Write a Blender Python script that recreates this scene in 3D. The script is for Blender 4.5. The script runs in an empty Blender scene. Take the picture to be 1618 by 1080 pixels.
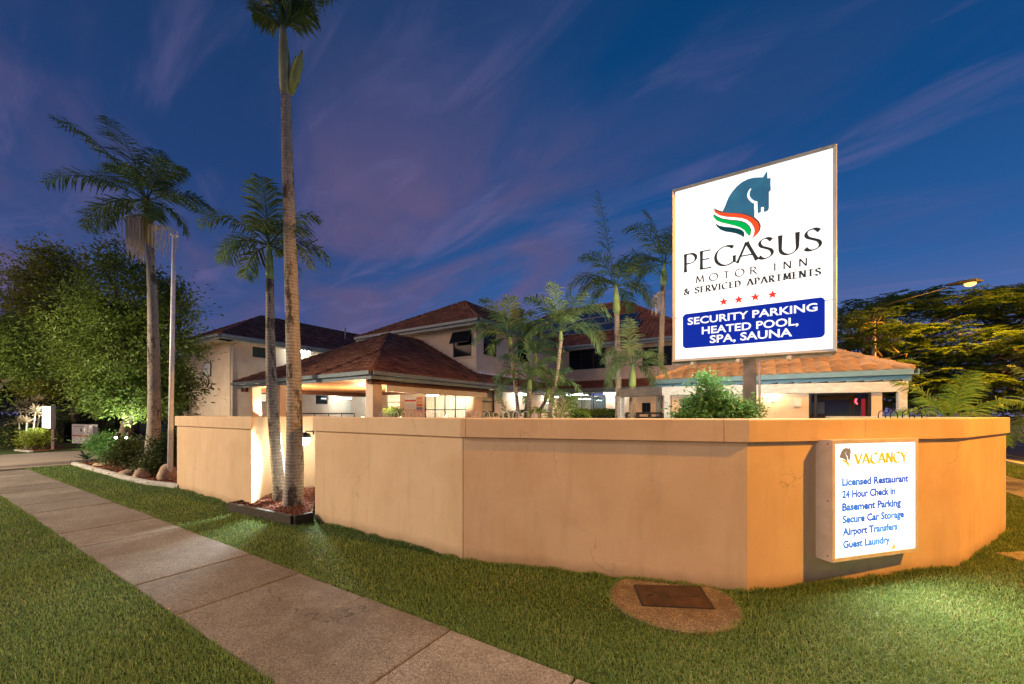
import bpy, math, random
import numpy as np
from mathutils import Vector as V
R = math.radians
SC = bpy.context.scene
COL = SC.collection
random.seed(7)
rng = np.random.default_rng(7)

# ------------------------------------------------------------------ camera
F, HX, HY, CH = 630.0, 809.0, 653.5, 1.75        # focal length / principal column / horizon row / eye height
cd = bpy.data.cameras.new('camera')
cam = bpy.data.objects.new('camera', cd); COL.objects.link(cam)
cam.location = (0, 0, CH); cam.rotation_euler = (R(90), 0, 0)
cd.sensor_width = 36; cd.lens = 36 * F / 1618; cd.shift_y = (HY - 540) / 1618
cd.clip_start = 0.05; cd.clip_end = 2000
SC.camera = cam

# ------------------------------------------------------------------ world: dusk sky with thin violet cloud
wd = bpy.data.worlds.new('World'); SC.world = wd; wd.use_nodes = True
def build_world():
    nt = wd.node_tree; N = nt.nodes; L = nt.links; N.clear()
    def n(t, **k):
        x = N.new(t)
        for a, b in k.items(): setattr(x, a, b)
        return x
    def m(op, a, b=None, c=None):
        x = n('ShaderNodeMath', operation=op)
        for i, v in enumerate((a, b, c)):
            if v is None: continue
            if isinstance(v, (int, float)): x.inputs[i].default_value = v
            else: L.new(v, x.inputs[i])
        return x.outputs[0]
    def ramp(f, st, ip='LINEAR'):
        x = n('ShaderNodeValToRGB'); x.color_ramp.interpolation = ip
        el = x.color_ramp.elements
        while len(el) < len(st): el.new(0.5)
        for e, (p, c) in zip(el, st): e.position = p; e.color = (*c, 1) if len(c) == 3 else c
        L.new(f, x.inputs[0]); return x.outputs[0]
    def mix(f, a, b, bt='MIX'):
        x = n('ShaderNodeMix', data_type='RGBA', blend_type=bt)
        if isinstance(f, (int, float)): x.inputs[0].default_value = f
        else: L.new(f, x.inputs[0])
        L.new(a, x.inputs[6])
        if isinstance(b, tuple): x.inputs[7].default_value = (*b, 1)
        else: L.new(b, x.inputs[7])
        return x.outputs[2]
    tc = n('ShaderNodeTexCoord'); sp = n('ShaderNodeSeparateXYZ'); L.new(tc.outputs['Generated'], sp.inputs[0])
    X, Y, Z = sp.outputs
    zc = m('MAXIMUM', Z, 0.0)
    base = ramp(zc, [(0.0, (.18, .17, .39)), (.12, (.10, .15, .37)), (.28, (.024, .10, .30)), (.5, (.004, .058, .20)), (.8, (.001, .034, .12))])
    west = ramp(zc, [(0.0, (.11, .12, .26)), (.2, (.042, .075, .215)), (.45, (.015, .046, .155)), (.8, (.006, .032, .10))])
    side = m('MULTIPLY_ADD', X, 0.75, 0.48)
    sd = ramp(side, [(0.08, (0, 0, 0)), (0.62, (1, 1, 1))], 'EASE')
    sky = mix(sd, west, base)
    # cloud sheet: direction projected on a plane overhead
    zz = m('ADD', zc, 0.10)
    px = m('DIVIDE', X, zz); py = m('DIVIDE', Y, zz)
    cb = n('ShaderNodeCombineXYZ'); L.new(px, cb.inputs[0]); L.new(py, cb.inputs[1])
    def cloud(rot, sc, loc, scale, det, dist, lo, hi):
        mp = n('ShaderNodeMapping', vector_type='TEXTURE'); mp.inputs['Rotation'].default_value = (0, 0, R(rot)); mp.inputs['Scale'].default_value = (1 / sc[0], 1 / sc[1], 1)
        mp.inputs['Location'].default_value = loc; L.new(cb.outputs[0], mp.inputs[0])
        x = n('ShaderNodeTexNoise'); x.inputs['Scale'].default_value = scale; x.inputs['Detail'].default_value = det
        x.inputs['Roughness'].default_value = .55; x.inputs['Distortion'].default_value = dist
        L.new(mp.outputs[0], x.inputs['Vector'])
        r = n('ShaderNodeMapRange', interpolation_type='SMOOTHSTEP'); r.inputs['From Min'].default_value = lo; r.inputs['From Max'].default_value = hi
        L.new(x.outputs['Fac'], r.inputs['Value']); return r.outputs[0]
    c1 = cloud(128, (.50, 1.05), (3.1, .4, 0), 1.3, 9, 1.0, .37, .67)
    c2 = cloud(140, (.8, 2.6), (1.2, 5.0, 0), 1.5, 9, .9, .49, .72)
    c3 = cloud(165, (.25, 2.6), (8.2, 2.1, 0), 1.1, 6, .3, .55, .75)
    lw = ramp(side, [(0.0, (1, 1, 1)), (0.5, (.95,) * 3), (0.68, (.42,) * 3), (1.0, (.16,) * 3)])
    fade = ramp(zc, [(0.0, (.45,) * 3), (.15, (.9,) * 3), (.45, (1,) * 3), (.68, (.12,) * 3)])
    f1 = m('MULTIPLY', m('MULTIPLY', c1, lw), m('MULTIPLY', fade, .95))
    sky = mix(f1, sky, (.104, .083, .185))
    f2 = m('MULTIPLY', m('MULTIPLY', c2, ramp(zc, [(0, (.5,) * 3), (.2, (.9,) * 3), (.6, (.8,) * 3), (.8, (.2,) * 3)])), .34)
    sky = mix(f2, sky, (.17, .14, .31))
    low = ramp(zc, [(0.0, (.8,) * 3), (.2, (.55,) * 3), (.34, (0, 0, 0))])
    f3 = m('MULTIPLY', m('MULTIPLY', c3, low), .75)
    sky = mix(f3, sky, (.05, .055, .15))
    bg = n('ShaderNodeBackground'); L.new(sky, bg.inputs[0]); bg.inputs[1].default_value = 1.0
    o = n('ShaderNodeOutputWorld'); L.new(bg.outputs[0], o.inputs[0])
build_world()
SC.view_settings.view_transform = 'Standard'
try: SC.view_settings.look = 'None'
except Exception: pass
SC.view_settings.exposure = 0.18; SC.view_settings.gamma = 1.0
SC.cycles.use_denoising = True
SC.cycles.max_bounces = 8; SC.cycles.transparent_max_bounces = 16
SC.cycles.sample_clamp_indirect = 6.0

SODIUM = (1.0, .42, .025)
WARM = (1.0, .66, .40)
COOL = (.92, 1.0, .97)
P_SODIUM, P_WARM = 8600, 900          # watts of the two assumed street lanterns, out of view near the camera

def lamp(name, typ, loc, power, col, size=.1, aim=None, angle=150, blend=.5, parent=None):
    d = bpy.data.lights.new(name, typ); d.energy = power; d.color = col; d.shadow_soft_size = size
    o = bpy.data.objects.new(name, d); COL.objects.link(o)
    if typ == 'SPOT': d.spot_size = R(angle); d.spot_blend = blend
    loc = V(loc)
    if aim is not None: o.rotation_euler = (V(aim) - loc).to_track_quat('-Z', 'Y').to_euler()
    if parent is not None: o.parent = parent; loc = loc - parent.location
    o.location = loc
    return o

sun = lamp('street_fill_sun', 'SUN', (0, 0, 30), 1.32, (1.0, .67, .45)); sun.data.angle = R(40)   # added soft fill sun, stands in for the town's warm street lights
sun.rotation_euler = V((.95, .26, -.24)).to_track_quat('-Z', 'Y').to_euler()
def area(name, c, u, v, w, h, n, power, col, parent):
    d = bpy.data.lights.new(name, 'AREA'); d.shape = 'RECTANGLE'; d.size = w; d.size_y = h; d.energy = power; d.color = col
    o = bpy.data.objects.new(name, d); COL.objects.link(o); o.parent = parent; o.rotation_euler = (-n).to_track_quat('-Z', 'Y').to_euler() if False else n.to_track_quat('-Z', 'Y').to_euler(); o.location = c - parent.location; return o

# ------------------------------------------------------------------ layout helpers
D1 = V((-.845, .535, 0)); D2 = V((.535, .845, 0)); UP = V((0, 0, 1))
def at(px, py, Y): return V(((px - HX) / F * Y, Y, CH + (HY - py) / F * Y))
def gnd(px, py, z=0.0): return at(px, py, F * (CH - z) / (py - HY))
def hit(o, d, px):               # distance along the vertical plane (o, d) where the sight line of column px meets it
    k = (px - HX) / F
    return (o.x - k * o.y) / (k * d.y - d.x)
def hz(o, d, px, py):
    s = hit(o, d, px); p = o + d * s
    return s, CH + (HY - py) / F * p.y

# ------------------------------------------------------------------ mesh builder
class MB:
    def __init__(s): s.v = []; s.f = []; s.uv = {}
    def quad(s, *p, uv=None):
        b = len(s.v); s.v += [tuple(x) for x in p]; s.f.append(tuple(range(b, b + len(p))))
        if uv: s.uv[len(s.f) - 1] = uv
    def box(s, o, a, b, c):
        o, a, b, c = V(o), V(a), V(b), V(c)
        if a.cross(b).dot(c) < 0: a, b = b, a
        p = [o, o + a, o + a + b, o + b, o + c, o + a + c, o + a + b + c, o + b + c]
        k = len(s.v); s.v += [tuple(x) for x in p]
        for f in ((3, 2, 1, 0), (4, 5, 6, 7), (0, 1, 5, 4), (1, 2, 6, 5), (2, 3, 7, 6), (3, 0, 4, 7)): s.f.append(tuple(k + i for i in f))
    def cbox(s, c, sx, sy, sz, ang=0):        # box resting on point c
        a = V((math.cos(ang), math.sin(ang), 0)); b = V((-a.y, a.x, 0)); c = V(c)
        s.box(c - a * sx / 2 - b * sy / 2, a * sx, b * sy, UP * sz)
    def beam(s, p, q, w, h):                  # bar from p to q, p/q on its top centre line
        p, q = V(p), V(q); d = q - p; sd = V((-d.y, d.x, 0))
        sd = sd.normalized() if sd.length > 1e-6 else V((1, 0, 0))
        s.box(p - sd * w / 2 - UP * h, d, sd * w, UP * h)
    def tube(s, pts, rad, n=10, caps=True):
        pts = [V(p) for p in pts]; m = len(pts)
        if not hasattr(rad, '__len__'): rad = [rad] * m
        ref = V((.31, .95, .05)); k = len(s.v)
        for i, p in enumerate(pts):
            t = (pts[min(i + 1, m - 1)] - pts[max(i - 1, 0)]).normalized()
            r0 = ref if abs(t.dot(ref)) < .95 else V((1, 0, 0))
            x = t.cross(r0).normalized(); y = t.cross(x)
            for j in range(n):
                a = 2 * math.pi * j / n
                s.v.append(tuple(p + (x * math.cos(a) + y * math.sin(a)) * rad[i]))
        for i in range(m - 1):
            for j in range(n):
                a, b = k + i * n + j, k + i * n + (j + 1) % n
                s.f.append((a, a + n, b + n, b))
        if caps:
            s.f.append(tuple(k + j for j in range(n))); s.f.append(tuple(k + (m - 1) * n + j for j in reversed(range(n))))
    def lathe(s, c, prof, n=24):              # prof: (radius, z) from bottom to top about point c
        c = V(c); k = len(s.v)
        for r, z in prof:
            for j in range(n):
                a = 2 * math.pi * j / n; s.v.append((c.x + r * math.cos(a), c.y + r * math.sin(a), c.z + z))
        for i in range(len(prof) - 1):
            for j in range(n):
                a, b = k + i * n + j, k + i * n + (j + 1) % n
                s.f.append((a, b, b + n, a + n))
        s.f.append(tuple(k + j for j in reversed(range(n)))); s.f.append(tuple(k + (len(prof) - 1) * n + j for j in range(n)))
    def prism(s, poly, z0, z1):               # plan polygon, extruded upward
        k = len(s.v); n = len(poly)
        ar = sum(poly[i][0] * poly[(i + 1) % n][1] - poly[(i + 1) % n][0] * poly[i][1] for i in range(n))
        if ar < 0: poly = list(reversed(poly))
        s.v += [(p[0], p[1], z0) for p in poly] + [(p[0], p[1], z1) for p in poly]
        s.f.append(tuple(k + i for i in reversed(range(n)))); s.f.append(tuple(k + n + i for i in range(n)))
        for i in range(n): j = (i + 1) % n; s.f.append((k + i, k + j, k + n + j, k + n + i))
    def plate(s, o, u, v, nrm, poly, th):     # polygon in the plane (o,u,v), given thickness th along nrm
        k = len(s.v); n = len(poly)
        ar = sum(poly[i][0] * poly[(i + 1) % n][1] - poly[(i + 1) % n][0] * poly[i][1] for i in range(n))
        if (ar < 0) != (V(u).cross(V(v)).dot(V(nrm)) < 0): poly = list(reversed(poly))
        P = [V(o) + V(u) * a + V(v) * b for a, b in poly]
        s.v += [tuple(p) for p in P] + [tuple(p + V(nrm) * th) for p in P]
        s.f.append(tuple(k + i for i in reversed(range(n)))); s.f.append(tuple(k + n + i for i in range(n)))
        for i in range(n): j = (i + 1) % n; s.f.append((k + i, k + j, k + n + j, k + n + i))

def link(name, me, mat=None, parent=None):
    o = bpy.data.objects.new(name, me); COL.objects.link(o)
    if mat: me.materials.append(mat)
    if parent: o.parent = parent
    return o
def origin(o):
    p = V((0, 0, 0))
    while o is not None: p = p + o.location; o = o.parent
    return p
def part(name, mb, mat, parent=None, smooth=False, bevel=0, auto=None):
    off = origin(parent) if parent else V((0, 0, 0))
    me = bpy.data.meshes.new(name)
    me.from_pydata([tuple(V(v) - off) for v in mb.v], [], mb.f)
    if mb.uv:
        ul = me.uv_layers.new(name='UVMap')
        for fi, uvs in mb.uv.items():
            for li, c in zip(me.polygons[fi].loop_indices, uvs): ul.data[li].uv = c
    if smooth: me.polygons.foreach_set('use_smooth', [True] * len(me.polygons))
    me.update()
    o = link(name, me, mat, parent)
    if auto:
        try: me.set_sharp_from_angle(angle=R(auto))
        except Exception: pass
    if bevel:
        b = o.modifiers.new('bevel', 'BEVEL'); b.width = bevel; b.segments = 2; b.limit_method = 'ANGLE'; b.angle_limit = R(40)
    return o
def tag(o, label=None, cat=None, group=None, kind=None):
    for k, v in (('label', label), ('category', cat), ('group', group), ('kind', kind)):
        if v: o[k] = v
    return o
def thing(name, loc, label, cat, group=None):
    o = bpy.data.objects.new(name, None); COL.objects.link(o); o.location = V(loc); o.empty_display_size = .2
    return tag(o, label, cat, group)
def tree_copy(root, label=None):
    c = root.copy(); COL.objects.link(c)
    if label: c['label'] = label
    def rec(a, b):
        for ch in [x for x in COL.objects if x.parent == a]:
            d = ch.copy(); COL.objects.link(d); d.parent = b; rec(ch, d)
    rec(root, c)
    return c
def fast_mesh(name, verts, faces, mat, parent=None, smooth=False):
    """verts Nx3 array (world), faces MxK array"""
    off = np.array(origin(parent)) if parent else np.zeros(3)
    me = bpy.data.meshes.new(name); k = faces.shape[1]
    me.vertices.add(len(verts)); me.vertices.foreach_set('co', (verts - off).astype(np.float32).ravel())
    me.loops.add(faces.size); me.loops.foreach_set('vertex_index', faces.astype(np.int32).ravel())
    me.polygons.add(len(faces)); me.polygons.foreach_set('loop_start', np.arange(0, faces.size, k, dtype=np.int32))
    me.polygons.foreach_set('use_smooth', [smooth] * len(faces))
    me.update(calc_edges=True); me.validate()
    return link(name, me, mat, parent)

# ------------------------------------------------------------------ materials
MATS = {}
class NT:
    def __init__(s, name):
        s.m = bpy.data.materials.new(name); s.m.use_nodes = True; s.t = s.m.node_tree; s.N = s.t.nodes; s.L = s.t.links
        s.b = s.N['Principled BSDF']; s.out = s.N['Material Output']
    def n(s, t, **k):
        x = s.N.new(t)
        for a, b in k.items(): setattr(x, a, b)
        return x
    def coord(s, kind='Object', scale=(1, 1, 1), rot=(0, 0, 0)):
        tc = s.n('ShaderNodeTexCoord'); mp = s.n('ShaderNodeMapping'); mp.inputs['Scale'].default_value = scale; mp.inputs['Rotation'].default_value = rot
        s.L.new(tc.outputs[kind], mp.inputs[0]); return mp.outputs[0]
    def noise(s, vec, scale, det=4, rough=.55, dist=0):
        x = s.n('ShaderNodeTexNoise'); x.inputs['Scale'].default_value = scale; x.inputs['Detail'].default_value = det; x.inputs['Roughness'].default_value = rough; x.inputs['Distortion'].default_value = dist
        s.L.new(vec, x.inputs['Vector']); return x.outputs['Fac']
    def ramp(s, f, st):
        x = s.n('ShaderNodeValToRGB'); el = x.color_ramp.elements
        while len(el) < len(st): el.new(.5)
        for e, (p, c) in zip(el, st): e.position = p; e.color = (*c, 1)
        s.L.new(f, x.inputs[0]); return x.outputs[0]
    def mix(s, f, a, b, bt='MIX'):
        x = s.n('ShaderNodeMix', data_type='RGBA', blend_type=bt)
        for i, v in ((0, f), (6, a), (7, b)):
            if isinstance(v, (int, float)): x.inputs[i].default_value = v
            elif isinstance(v, tuple): x.inputs[i].default_value = (*v, 1)
            else: s.L.new(v, x.inputs[i])
        return x.outputs[2]
    def math(s, op, a, b=None):
        x = s.n('ShaderNodeMath', operation=op)
        for i, v in ((0, a), (1, b)):
            if v is None: continue
            if isinstance(v, (int, float)): x.inputs[i].default_value = v
            else: s.L.new(v, x.inputs[i])
        return x.outputs[0]
    def bump(s, h, strength=.3, dist=.01):
        x = s.n('ShaderNodeBump'); x.inputs['Strength'].default_value = strength; x.inputs['Distance'].default_value = dist
        s.L.new(h, x.inputs['Height']); s.L.new(x.outputs[0], s.b.inputs['Normal'])
    def base(s, c, rough=.6, spec=.3, metal=0):
        if isinstance(c, tuple): s.b.inputs['Base Color'].default_value = (*c, 1)
        else: s.L.new(c, s.b.inputs['Base Color'])
        s.b.inputs['Roughness'].default_value = rough; s.b.inputs['Specular IOR Level'].default_value = spec; s.b.inputs['Metallic'].default_value = metal
def plain(name, c, rough=.5, spec=.3, metal=0, var=.12, scale=6, bump=0):
    if name in MATS: return MATS[name]
    t = NT(name); v = t.coord(); f = t.noise(v, scale, 5)
    lo = tuple(x * (1 - var) for x in c); hi = tuple(min(1, x * (1 + var)) for x in c)
    t.base(t.ramp(f, [(.3, lo), (.7, hi)]), rough, spec, metal)
    if bump: t.bump(t.noise(v, scale * 12, 4), bump, .004)
    MATS[name] = t.m; return t.m
def glow(name, c, strength):
    if name in MATS: return MATS[name]
    t = NT(name); t.base(tuple(min(.8, x * .3) for x in c), .5, .05)
    t.b.inputs['Emission Color'].default_value = (*c, 1); t.b.inputs['Emission Strength'].default_value = strength
    MATS[name] = t.m; return t.m
def stucco(name, c, dirt=.25, grain=140, bump=.25):
    t = NT(name); v = t.coord()
    big = t.noise(v, 1.3, 7, .62, .4); col = t.ramp(big, [(.32, (c[0] * .90, c[1] * .85, c[2] * .80)), (.55, c), (.72, tuple(min(1, x * 1.06) for x in c))])
    crk = t.n('ShaderNodeTexVoronoi', feature='DISTANCE_TO_EDGE'); crk.inputs['Scale'].default_value = .55
    wv = t.n('ShaderNodeVectorMath', operation='ADD'); nz = t.n('ShaderNodeTexNoise'); nz.inputs['Scale'].default_value = 3.0; nz.inputs['Detail'].default_value = 6; t.L.new(v, nz.inputs['Vector']); t.L.new(v, wv.inputs[0]); t.L.new(nz.outputs['Color'], wv.inputs[1]); t.L.new(wv.outputs[0], crk.inputs['Vector'])
    cm = t.math('MULTIPLY', t.ramp(crk.outputs['Distance'], [(0, (1, 1, 1)), (.006, (0, 0, 0))]), t.ramp(t.noise(v, .8, 3), [(.52, (0, 0, 0)), (.62, (.6, .6, .6))]))
    col = t.mix(cm, col, tuple(x * .45 for x in c))
    st = t.noise(t.coord(scale=(3, 3, .35)), 2.2, 6, .65)                     # run-down streaks
    col = t.mix(t.math('MULTIPLY', t.ramp(st, [(.52, (0, 0, 0)), (.75, (1, 1, 1))]), dirt), col, tuple(x * .62 for x in c))
    # splash-back soil at the foot of the wall
    tc = t.n('ShaderNodeNewGeometry'); sp = t.n('ShaderNodeSeparateXYZ'); t.L.new(tc.outputs['Position'], sp.inputs[0])
    foot = t.math('MULTIPLY', t.ramp(t.math('ADD', sp.outputs[2], t.math('MULTIPLY', t.noise(v, 4, 5), .16)), [(.08, (1, 1, 1)), (.24, (0, 0, 0))]), .55)
    col = t.mix(foot, col, (.20, .13, .075))
    t.base(col, .85, .2); t.bump(t.math('ADD', t.noise(v, grain, 3, .6), t.math('MULTIPLY', t.noise(v, 9, 4), .5)), bump, .004)
    return t.m
def leafmat(name, c1, c2, trans=.35, rough=.5, patch=.6):
    t = NT(name)
    g = t.n('ShaderNodeNewGeometry'); v = t.coord()
    f = t.math('ADD', t.math('MULTIPLY', g.outputs['Random Per Island'], .55), t.math('MULTIPLY', t.noise(v, patch, 3), .5))
    col = t.ramp(f, [(.2, c1), (.8, c2)])
    t.base(col, rough, .25)
    tr = t.n('ShaderNodeBsdfTranslucent'); t.L.new(col, tr.inputs[0])
    mx = t.n('ShaderNodeMixShader'); mx.inputs[0].default_value = trans
    t.L.new(t.b.outputs[0], mx.inputs[1]); t.L.new(tr.outputs[0], mx.inputs[2]); t.L.new(mx.outputs[0], t.out.inputs[0])
    return t.m
def tilemat(name, c1, c2, c3):
    t = NT(name); uv = t.coord('UV')
    fl = t.n('ShaderNodeVectorMath', operation='FLOOR'); t.L.new(uv, fl.inputs[0])
    wn = t.n('ShaderNodeTexWhiteNoise', noise_dimensions='3D'); t.L.new(fl.outputs[0], wn.inputs['Vector'])
    col = t.ramp(wn.outputs[0], [(0, c1), (.5, c2), (1, c3)])
    v = t.coord(); lich = t.noise(v, 2.0, 6, .65)
    col = t.mix(t.math('MULTIPLY', t.ramp(lich, [(.5, (0, 0, 0)), (.72, (1, 1, 1))]), .55), col, tuple(x * .35 for x in c1))
    t.base(col, .75, .25); t.bump(t.noise(v, 60, 4), .3, .004)
    return t.m
def woodmat(name, c1, c2, axis=(1, 1, 12), rough=.6):
    t = NT(name); v = t.coord(scale=axis); f = t.noise(v, 3, 6, .6, .6)
    t.base(t.ramp(f, [(.3, c1), (.7, c2)]), rough, .25); t.bump(f, .25, .004); return t.m
def glassmat(name, dark):
    t = NT(name)
    if dark: t.base((.010, .013, .018), .10, .22); return t.m
    tr = t.n('ShaderNodeBsdfTransparent'); tr.inputs[0].default_value = (.93, .96, .95, 1)
    gl = t.n('ShaderNodeBsdfGlossy'); gl.inputs['Roughness'].default_value = .02
    mx = t.n('ShaderNodeMixShader'); mx.inputs[0].default_value = .07
    t.L.new(tr.outputs[0], mx.inputs[1]); t.L.new(gl.outputs[0], mx.inputs[2]); t.L.new(mx.outputs[0], t.out.inputs[0]); return t.m

M_WALL = stucco('cream_render', (.66, .475, .29), .36, 75, .6)
M_BLD = stucco('building_render', (.74, .60, .46), .15)
M_WHITEWALL = stucco('pale_render', (.70, .66, .56), .08)
M_TILE = tilemat('terracotta_tiles', (.13, .054, .033), (.205, .088, .052), (.285, .14, .083))
M_TILED = tilemat('dark_roof_tiles', (.16, .060, .040), (.23, .092, .058), (.30, .135, .085))
M_TILEP = tilemat('pale_terracotta_tiles', (.36, .22, .12), (.47, .30, .17), (.56, .38, .23))
M_GUT = plain('blue_grey_paint', (.20, .255, .29), .45)
M_GUTB = plain('teal_fascia_paint', (.15, .29, .37), .45)
M_FRAME = plain('dark_bronze_frame', (.018, .020, .024), .4, .4)
M_WFRAME = plain('white_aluminium', (.72, .72, .70), .35)
M_ALU = plain('sign_aluminium', (.50, .52, .55), .45, .4, .15)
M_CABINET = plain('cream_cabinet_paint', (.62, .54, .46), .4)
M_GLASS = glassmat('clear_glass', False); M_DARK = glassmat('dark_glass', True)
M_TIMBER = woodmat('cedar_lining', (.42, .19, .065), (.58, .29, .11), (1, 1, 1))
M_WEATHER = woodmat('weathered_timber', (.34, .33, .29), (.56, .55, .50), (2, 2, 9))
M_OLDTIMBER = woodmat('brown_timber', (.12, .085, .065), (.22, .17, .13), (2, 2, 9))
M_SLEEPER = woodmat('sleeper_timber', (.025, .020, .016), (.075, .058, .042), (3, 3, 10), .8)
M_BLACK = plain('black_steel', (.012, .012, .013), .45, .4)
M_STEEL = plain('galvanised_post', (.33, .27, .23), .5, .4, .3, .35, 5, .2)
M_WHITE = plain('white_paint', (.78, .76, .74), .4)
M_ROCK = plain('sandstone_boulder', (.36, .25, .17), .85, .2, 0, .3, 5, .5)
M_KERB = plain('concrete_kerb', (.42, .40, .36), .85, .2, 0, .2, 4, .4)
M_BARKG = None
def barkmat(name, c1, c2, ring):
    t = NT(name); v = t.coord(); w = t.n('ShaderNodeTexWave', wave_type='BANDS', bands_direction='Z'); w.inputs['Scale'].default_value = ring; w.inputs['Distortion'].default_value = 2.5; w.inputs['Detail'].default_value = 3; w.inputs['Detail Scale'].default_value = 2
    t.L.new(v, w.inputs['Vector'])
    f = t.noise(t.coord(scale=(6, 6, 2)), 5, 7, .7); col = t.ramp(f, [(.32, c1), (.62, c2)])
    col = t.mix(t.math('MULTIPLY', t.math('SUBTRACT', 1.0, w.outputs['Fac']), .38), col, tuple(x * .45 for x in c1))
    pt = t.noise(t.coord(scale=(1.6, 1.6, .6)), 2.4, 5, .7)
    col = t.mix(t.math('MULTIPLY', t.ramp(pt, [(.53, (0, 0, 0)), (.60, (1, 1, 1))]), .85), col, tuple(x * .18 for x in c1))   # lichen-black patches
    t.base(col, .9, .15); t.bump(t.math('ADD', w.outputs['Fac'], f), .6, .012); return t.m
M_PALMBARK = barkmat('palm_bark', (.24, .205, .165), (.42, .38, .32), 5.5)
M_BARK = barkmat('tree_bark', (.12, .09, .065), (.24, .19, .14), 1.2)
M_SHAFT = plain('crownshaft_green', (.25, .37, .13), .45, .3, 0, .35, 3)
M_SHAFTP = plain('crownshaft_olive', (.24, .24, .13), .45, .3, 0, .35, 3)
M_FROND = leafmat('palm_frond', (.055, .115, .040), (.15, .23, .085), .35)
M_FRONDM = leafmat('recess_frond', (.075, .15, .065), (.18, .28, .12), .4)
M_FRONDL = leafmat('cane_frond', (.11, .22, .10), (.22, .37, .17), .45)
M_FRONDY = leafmat('painted_lit_frond', (.10, .23, .035), (.24, .37, .06), .45)  # light on these palms is put into a brighter frond colour
M_FLOWER = leafmat('seed_skirt', (.72, .63, .53), (.85, .78, .68), .4)
M_DEAD = leafmat('dry_frond', (.14, .07, .04), (.22, .12, .06), .3)
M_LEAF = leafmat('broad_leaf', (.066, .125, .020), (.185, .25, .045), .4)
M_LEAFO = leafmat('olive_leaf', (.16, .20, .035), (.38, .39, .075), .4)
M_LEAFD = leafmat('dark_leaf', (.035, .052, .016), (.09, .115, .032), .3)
M_POIN = leafmat('feathery_leaf', (.07, .15, .04), (.19, .27, .065), .45)
M_SHRUB = leafmat('pale_shrub_leaf', (.08, .20, .05), (.18, .36, .10), .4)
M_LIME = leafmat('lime_leaf', (.14, .20, .02), (.34, .38, .05), .4)
M_HEDGE = leafmat('hedge_leaf', (.025, .05, .012), (.06, .09, .025), .25)
M_CREAMLEAF = leafmat('cream_leaf', (.36, .29, .18), (.52, .44, .30), .3)
M_AGAVE = leafmat('agave_leaf', (.045, .085, .06), (.09, .14, .10), .15)
M_MULCHC = leafmat('bark_chip', (.10, .035, .022), (.32, .13, .08), 0, .85)

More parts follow.
